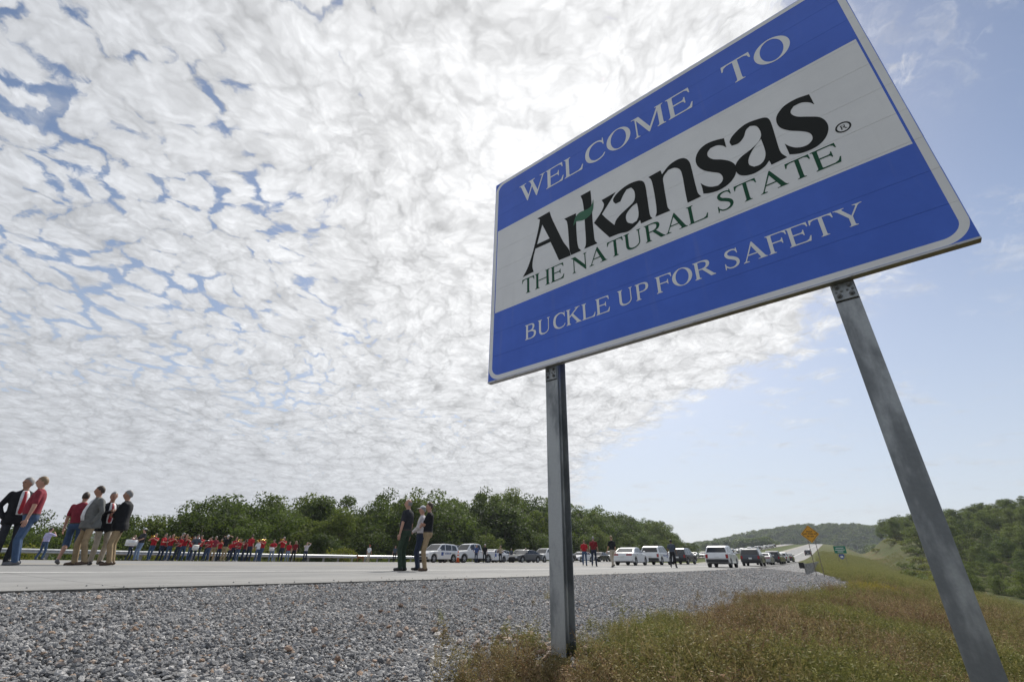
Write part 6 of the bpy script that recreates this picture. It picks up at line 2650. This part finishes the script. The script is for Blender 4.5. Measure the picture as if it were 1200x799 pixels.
def crowd(u, n, head, H, top, bottom, label, **kw):
    jit = n > 38.9 and u < 345
    x_, y_ = at_row(u + (rnd.uniform(-2.2, 2.2) if jit else 0), n - (3.6 if n > 38.9 else 0.0) + (rnd.uniform(-2.0, 1.6) if jit else 0))
    if jit:
        head += rnd.uniform(-40, 40)
        H *= rnd.uniform(0.95, 1.05)
        kw.setdefault('turn', rnd.uniform(-45, 45))
        kw.setdefault('stance', rnd.uniform(0.07, 0.17))
        kw.setdefault('stride', rnd.uniform(-0.15, 0.15))
    head = head + math.degrees(math.atan2(x_, y_)) * 0.8
    kw.setdefault('group', GB)
    person(label, x_, y_, head, H, top, bottom, **kw)


crowd(43, 43.5, 20, 1.72, 'lavender', 'jeans', 'person in lavender shirt and jeans with back turned by the guardrail', arms=('phone', 'down'), hair='black', group='onlookers')
crowd(146, 42, 150, 1.62, 'red', 'darkjeans', 'red-shirted flute player just right of the men in blazers', arms=('flute', 'flutein'), hair='sand', female=True, tool=flute('silver flute held by the player next to the men in blazers'))
crowd(157, 40, 200, 1.72, 'charcoal', 'lightjeans', 'person in dark top and light jeans carrying a large white drum', arms=('drum', 'drum'), hair='black', hat=('white', 'brim'), tool=snare('large white drum carried by the person in light jeans', True))
crowd(170, 43, 170, 1.66, 'red', 'jeans', 'red-shirted player behind the large white drum', arms=('horn', 'horn'), hair='brown', tool=trumpet('brass trumpet behind the large white drum'))
crowd(182, 42, 160, 1.64, 'red', 'darkjeans', 'red-shirted clarinet player at the left end of the tight row', arms=('reed', 'reedlow'), hair='black', female=True, tool=clarinet('black clarinet at the left end of the tight band row'))
crowd(190, 41.5, 175, 1.70, 'red', 'jeans', 'red-shirted trumpet player second in the tight row', arms=('horn', 'horn'), hair='sand', tool=trumpet('brass trumpet second in the tight band row'))
crowd(198, 43, 120, 1.74, 'black', 'olive', 'person in black shirt leaning among the red shirts', arms=('fwd', 'phone'), hair='grey', lean=-8)
crowd(204, 42.5, 200, 1.60, 'red', 'darkjeans', 'short red-shirted player beside the person in black', arms=('reed', 'reedlow'), hair='brown', female=True, tool=clarinet('black clarinet beside the person in black'))
crowd(210, 41.5, 190, 1.74, 'red', 'jeans', 'tall red-shirted trombone player left of the stooping player', arms=('slide', 'horn'), hair='sand', tool=trombone('brass trombone pointing left of the stooping player'))
crowd(222, 39.5, 150, 1.68, 'slate', 'darkjeans', 'person in slate shirt bending over a white drum', arms=('drum', 'drum'), hair='black', lean=-12, shoes='black', tool=snare('white snare drum in front of the bending person'))
crowd(229, 42, 170, 1.72, 'red', 'darkjeans', 'red-shirted player just right of the bending person', arms=('horn', 'horn'), hair='brown', tool=trumpet('silver trumpet right of the bending person', M_SILV))
crowd(236, 42.5, 185, 1.66, 'red', 'darkjeans', 'red-shirted flute player in the middle of the band', arms=('flute', 'flutein'), hair='sand', female=True, tool=flute('silver flute in the middle of the band'))
crowd(241, 43.4, 180, 1.70, 'red', 'jeans', 'red-shirted player right of the middle flute', arms=('reed', 'reedlow'), hair='black', tool=clarinet('black clarinet right of the middle flute'))
crowd(250, 43, 200, 1.62, 'red', 'darkjeans', 'red-shirted player left of the man in black with raised arms', arms=('horn', 'horn'), hair='brown', female=True, tool=trumpet('brass trumpet left of the man with raised arms'))
crowd(257, 41, 10, 1.78, 'black', 'khaki', 'band leader in black shirt and khaki trousers with arms raised', arms=('head', 'head'), hair='white')
crowd(267, 42, 175, 1.72, 'red', 'darkjeans', 'red-shirted player right of the band leader', arms=('horn', 'horn'), hair='brown', shoes='white', tool=trumpet('brass trumpet right of the band leader'))
crowd(274, 42.6, 185, 1.66, 'red', 'jeans', 'red-shirted player with white shoes, second right of the leader', arms=('reed', 'reedlow'), hair='sand', female=True, shoes='white', tool=clarinet('black clarinet second right of the leader'))
crowd(282, 43.2, 230, 1.62, 'darkred', 'darkjeans', 'short player in dark red beside the tall man in red', arms=('flute', 'flutein'), hair='brown', female=True, tool=flute('silver flute beside the tall man in red'))
crowd(289, 40, 60, 1.88, 'red', 'darkjeans', 'tall broad man in bright red shirt towards the right of the band', arms=('down', 'down'), hair='brown', belly=0.04)
crowd(303, 42.5, 200, 1.66, 'red', 'jeans', 'red-shirted trombone player right of the tall man in red', arms=('slide', 'horn'), hair='black', tool=trombone('brass trombone right of the tall man in red'))
crowd(316, 42.5, 215, 1.68, 'red', 'lightjeans', 'red-shirted player in light jeans with a small drum', arms=('drum', 'drum'), hair='brown', tool=snare('small white drum held by the player in light jeans'))
crowd(328, 42, 180, 1.80, 'red', 'darkjeans', 'red-shirted player with grey hair near the right end of the band', arms=('horn', 'horn'), hair='grey', tool=trumpet('brass trumpet near the right end of the band'))
crowd(341, 43.5, 180, 1.66, 'darkred', 'black', 'player in dark red shirt standing last on the right of the band', arms=('down', 'down'), hair='sand', female=True)
crowd(187, 45, 170, 1.58, 'darkred', 'black', 'short person in dark red behind the left end of the band row', arms=('phone', 'down'), hair='black', female=True)
crowd(216, 45, 150, 1.76, 'red', 'jeans', 'red-shirted person standing behind the trombone and the stooping player', arms=('down', 'hip'), hair='black')
crowd(246, 45.2, 120, 1.80, 'maroon', 'khaki', 'person in maroon and khaki behind the right half of the band', arms=('hip', 'down'), hair='grey')
crowd(263, 44.8, 210, 1.58, 'red', 'darkjeans', 'short red-shirted person just behind the band leader', arms=('clasp', 'clasp'), hair='brown', female=True)
crowd(296, 44.6, 160, 1.70, 'white', 'jeans', 'person in white shirt behind the tall man in red', arms=('pocket', 'phone'), hair='brown')
crowd(334, 44.5, 150, 1.60, 'red', 'lightjeans', 'red-shirted person in light jeans behind the last trumpet', arms=('down', 'fwd'), hair='sand', female=True)
crowd(355, 45.3, 170, 1.68, 'stripe', 'darkjeans', 'person in grey top standing alone before the guardrail', arms=('phone', 'head'), hair='grey', group='onlookers')
crowd(430, 44.5, 140, 1.62, 'white', 'stone', 'person in white shirt and red cap beside a brown dog', arms=('down', 'fwd'), hair='brown', hat=('red', 'cap'), group='onlookers')
crowd(461, 45, 190, 1.68, 'slate', 'black', 'person in dark clothes by the guardrail left of the three officers', arms=('down', 'down'), hair='brown', group='onlookers')
GO = 'people among the parked cars'
crowd(557.5, 31.6, 180, 1.72, 'blue', 'darkjeans', 'person in blue shirt standing before the white pickup', arms=('hip', 'down'), hair='sand', group=GO)
crowd(567.5, 32.2, 190, 1.86, 'black', 'black', 'person in black with a white hat beside the white pickup', arms=('down', 'down'), hair='white', hat=('white', 'brim'), group=GO)
crowd(586, 32, 170, 1.78, 'tan', 'black', 'officer in tan shirt and black trousers before the white sedan', arms=('hip', 'hip'), hair='brown', hat=('tan', 'brim'), group=GO)
crowd(599, 35.8, 160, 1.70, 'slate', 'black', 'person in slate shirt between the white sedan and the dark sedan', arms=('down', 'down'), hair='grey', group=GO)
crowd(616, 39.2, 180, 1.80, 'stripe', 'black', 'person whose head shows over the roof of the dark sedan', arms=('down', 'down'), hair='white', group=GO)
person('walker in bright red shirt and jeans right of the near post', 5.55, 36.6, 15, 1.72, 'red', 'jeans', 'tee', 'black', 'fair', 'sand', None, ('fwd', 'down'), stride=0.4, group=GO)
person('walker in dark red shirt and dark jeans beside the walker in bright red', 5.78, 33.9, 20, 1.84, 'darkred', 'darkjeans', 'tee', 'black', 'fair', 'grey', None, ('fwd', 'back'), stride=0.34, belly=0.03, group=GO)
person('walker in black shirt, khaki trousers and pale cap', 6.75, 32.5, -25, 1.84, 'black', 'stone', 'tee', 'black', 'fair', 'sand', ('tan', 'cap'), ('down', 'fwd'), stride=0.42, group=GO)
person('walking officer in dark blue shirt and black trousers before the white police SUV', 11.65, 35.6, 35, 1.82, 'slate', 'black', 'tee', 'black', 'brown', 'black', None, ('fwd', 'back'), stride=0.5, group=GO)
flush_people()

# the dog
def build_dog():
    P = Prims()
    P.loft([(0.0, 0.05, 0.05, 0)], 'x')
    P.p.clear()
    body = [((0, -0.30, 0.50), (0, 0.0, 0.48), 0.095, 0.100), ((0, 0.0, 0.48), (0, 0.26, 0.50), 0.105, 0.125), ((0, 0.30, 0.54), (0, 0.42, 0.68), 0.085, 0.062), ((0, 0.44, 0.72), (0, 0.50, 0.71), 0.068, 0.055),
            ((0, 0.52, 0.69), (0, 0.61, 0.67), 0.040, 0.028), ((0, -0.36, 0.54), (0, -0.52, 0.62), 0.022, 0.018), ((0, -0.52, 0.62), (0, -0.60, 0.74), 0.018, 0.010)]
    for a, b, ra, rb in body:
        P.cap(a, b, ra, rb, 'fur')
    for sx in (-1, 1):
        P.cap((sx * 0.07, 0.28, 0.42), (sx * 0.075, 0.26, 0.24), 0.050, 0.030, 'fur')
        P.cap((sx * 0.075, 0.26, 0.24), (sx * 0.075, 0.28, 0.03), 0.028, 0.022, 'fur')
        P.cap((sx * 0.075, 0.29, 0.025), (sx * 0.075, 0.33, 0.022), 0.026, 0.022, 'fur')
        P.cap((sx * 0.07, -0.30, 0.45), (sx * 0.08, -0.22, 0.30), 0.068, 0.040, 'fur')
        P.cap((sx * 0.08, -0.22, 0.30), (sx * 0.08, -0.37, 0.17), 0.036, 0.022, 'fur')
        P.cap((sx * 0.08, -0.37, 0.17), (sx * 0.08, -0.34, 0.03), 0.021, 0.020, 'fur')
        P.cap((sx * 0.08, -0.33, 0.025), (sx * 0.08, -0.28, 0.022), 0.025, 0.021, 'fur')
        P.cap((sx * 0.055, 0.42, 0.76), (sx * 0.075, 0.42, 0.69), 0.020, 0.014, 'fur')
    o = bpy.data.objects.new('tmp', P.mesh())
    COL.objects.link(o)
    md = o.modifiers.new('r', 'REMESH')
    md.mode = 'VOXEL'
    md.voxel_size = 0.016
    md.use_smooth_shade = True
    dg = bpy.context.evaluated_depsgraph_get()
    me = bpy.data.meshes.new_from_object(o.evaluated_get(dg))
    bpy.data.objects.remove(o)
    me.materials.clear()
    me.materials.append(mat('dog_fur', (0.20, 0.075, 0.030), 0.8, vary=0.3, scale=10, bump=0.4, bscale=60))
    x_, y_ = at_row(421, 43.6)
    root = thing('dog', 'reddish brown dog standing beside the person in the red cap', 'dog', (x_, y_, gz(x_, y_)), R(-265))
    ob('body', me, root)
    mb = MB()
    mb.tube([(0, 0.36, 0.60), (0, 0.385, 0.635)], 0.086, 12, cap=False)
    mb.build('collar', [M_TRIM], root)


build_dog()

# ------------------------------------------------------------------ the air: far hills fade to blue-grey
def build_haze():
    mb = MB()
    mb.box((0, 700, 60), (5200, 5200, 190))
    m = bpy.data.materials.new('haze')
    m.use_nodes = True
    k = NT(m.node_tree)
    k.n.clear()
    out = k.node('ShaderNodeOutputMaterial')
    pv = k.node('ShaderNodeVolumePrincipled')
    pv.inputs['Color'].default_value = (0.82, 0.89, 1.0, 1)
    pv.inputs['Density'].default_value = 0.00015
    pv.inputs['Anisotropy'].default_value = 0.2
    k.l.new(pv.outputs[0], out.inputs['Volume'])
    o = mb.build('haze', [m])
    struct(o, 'stuff')
    tag(o, 'thin blue summer haze over the distant hills', 'haze')


build_haze()
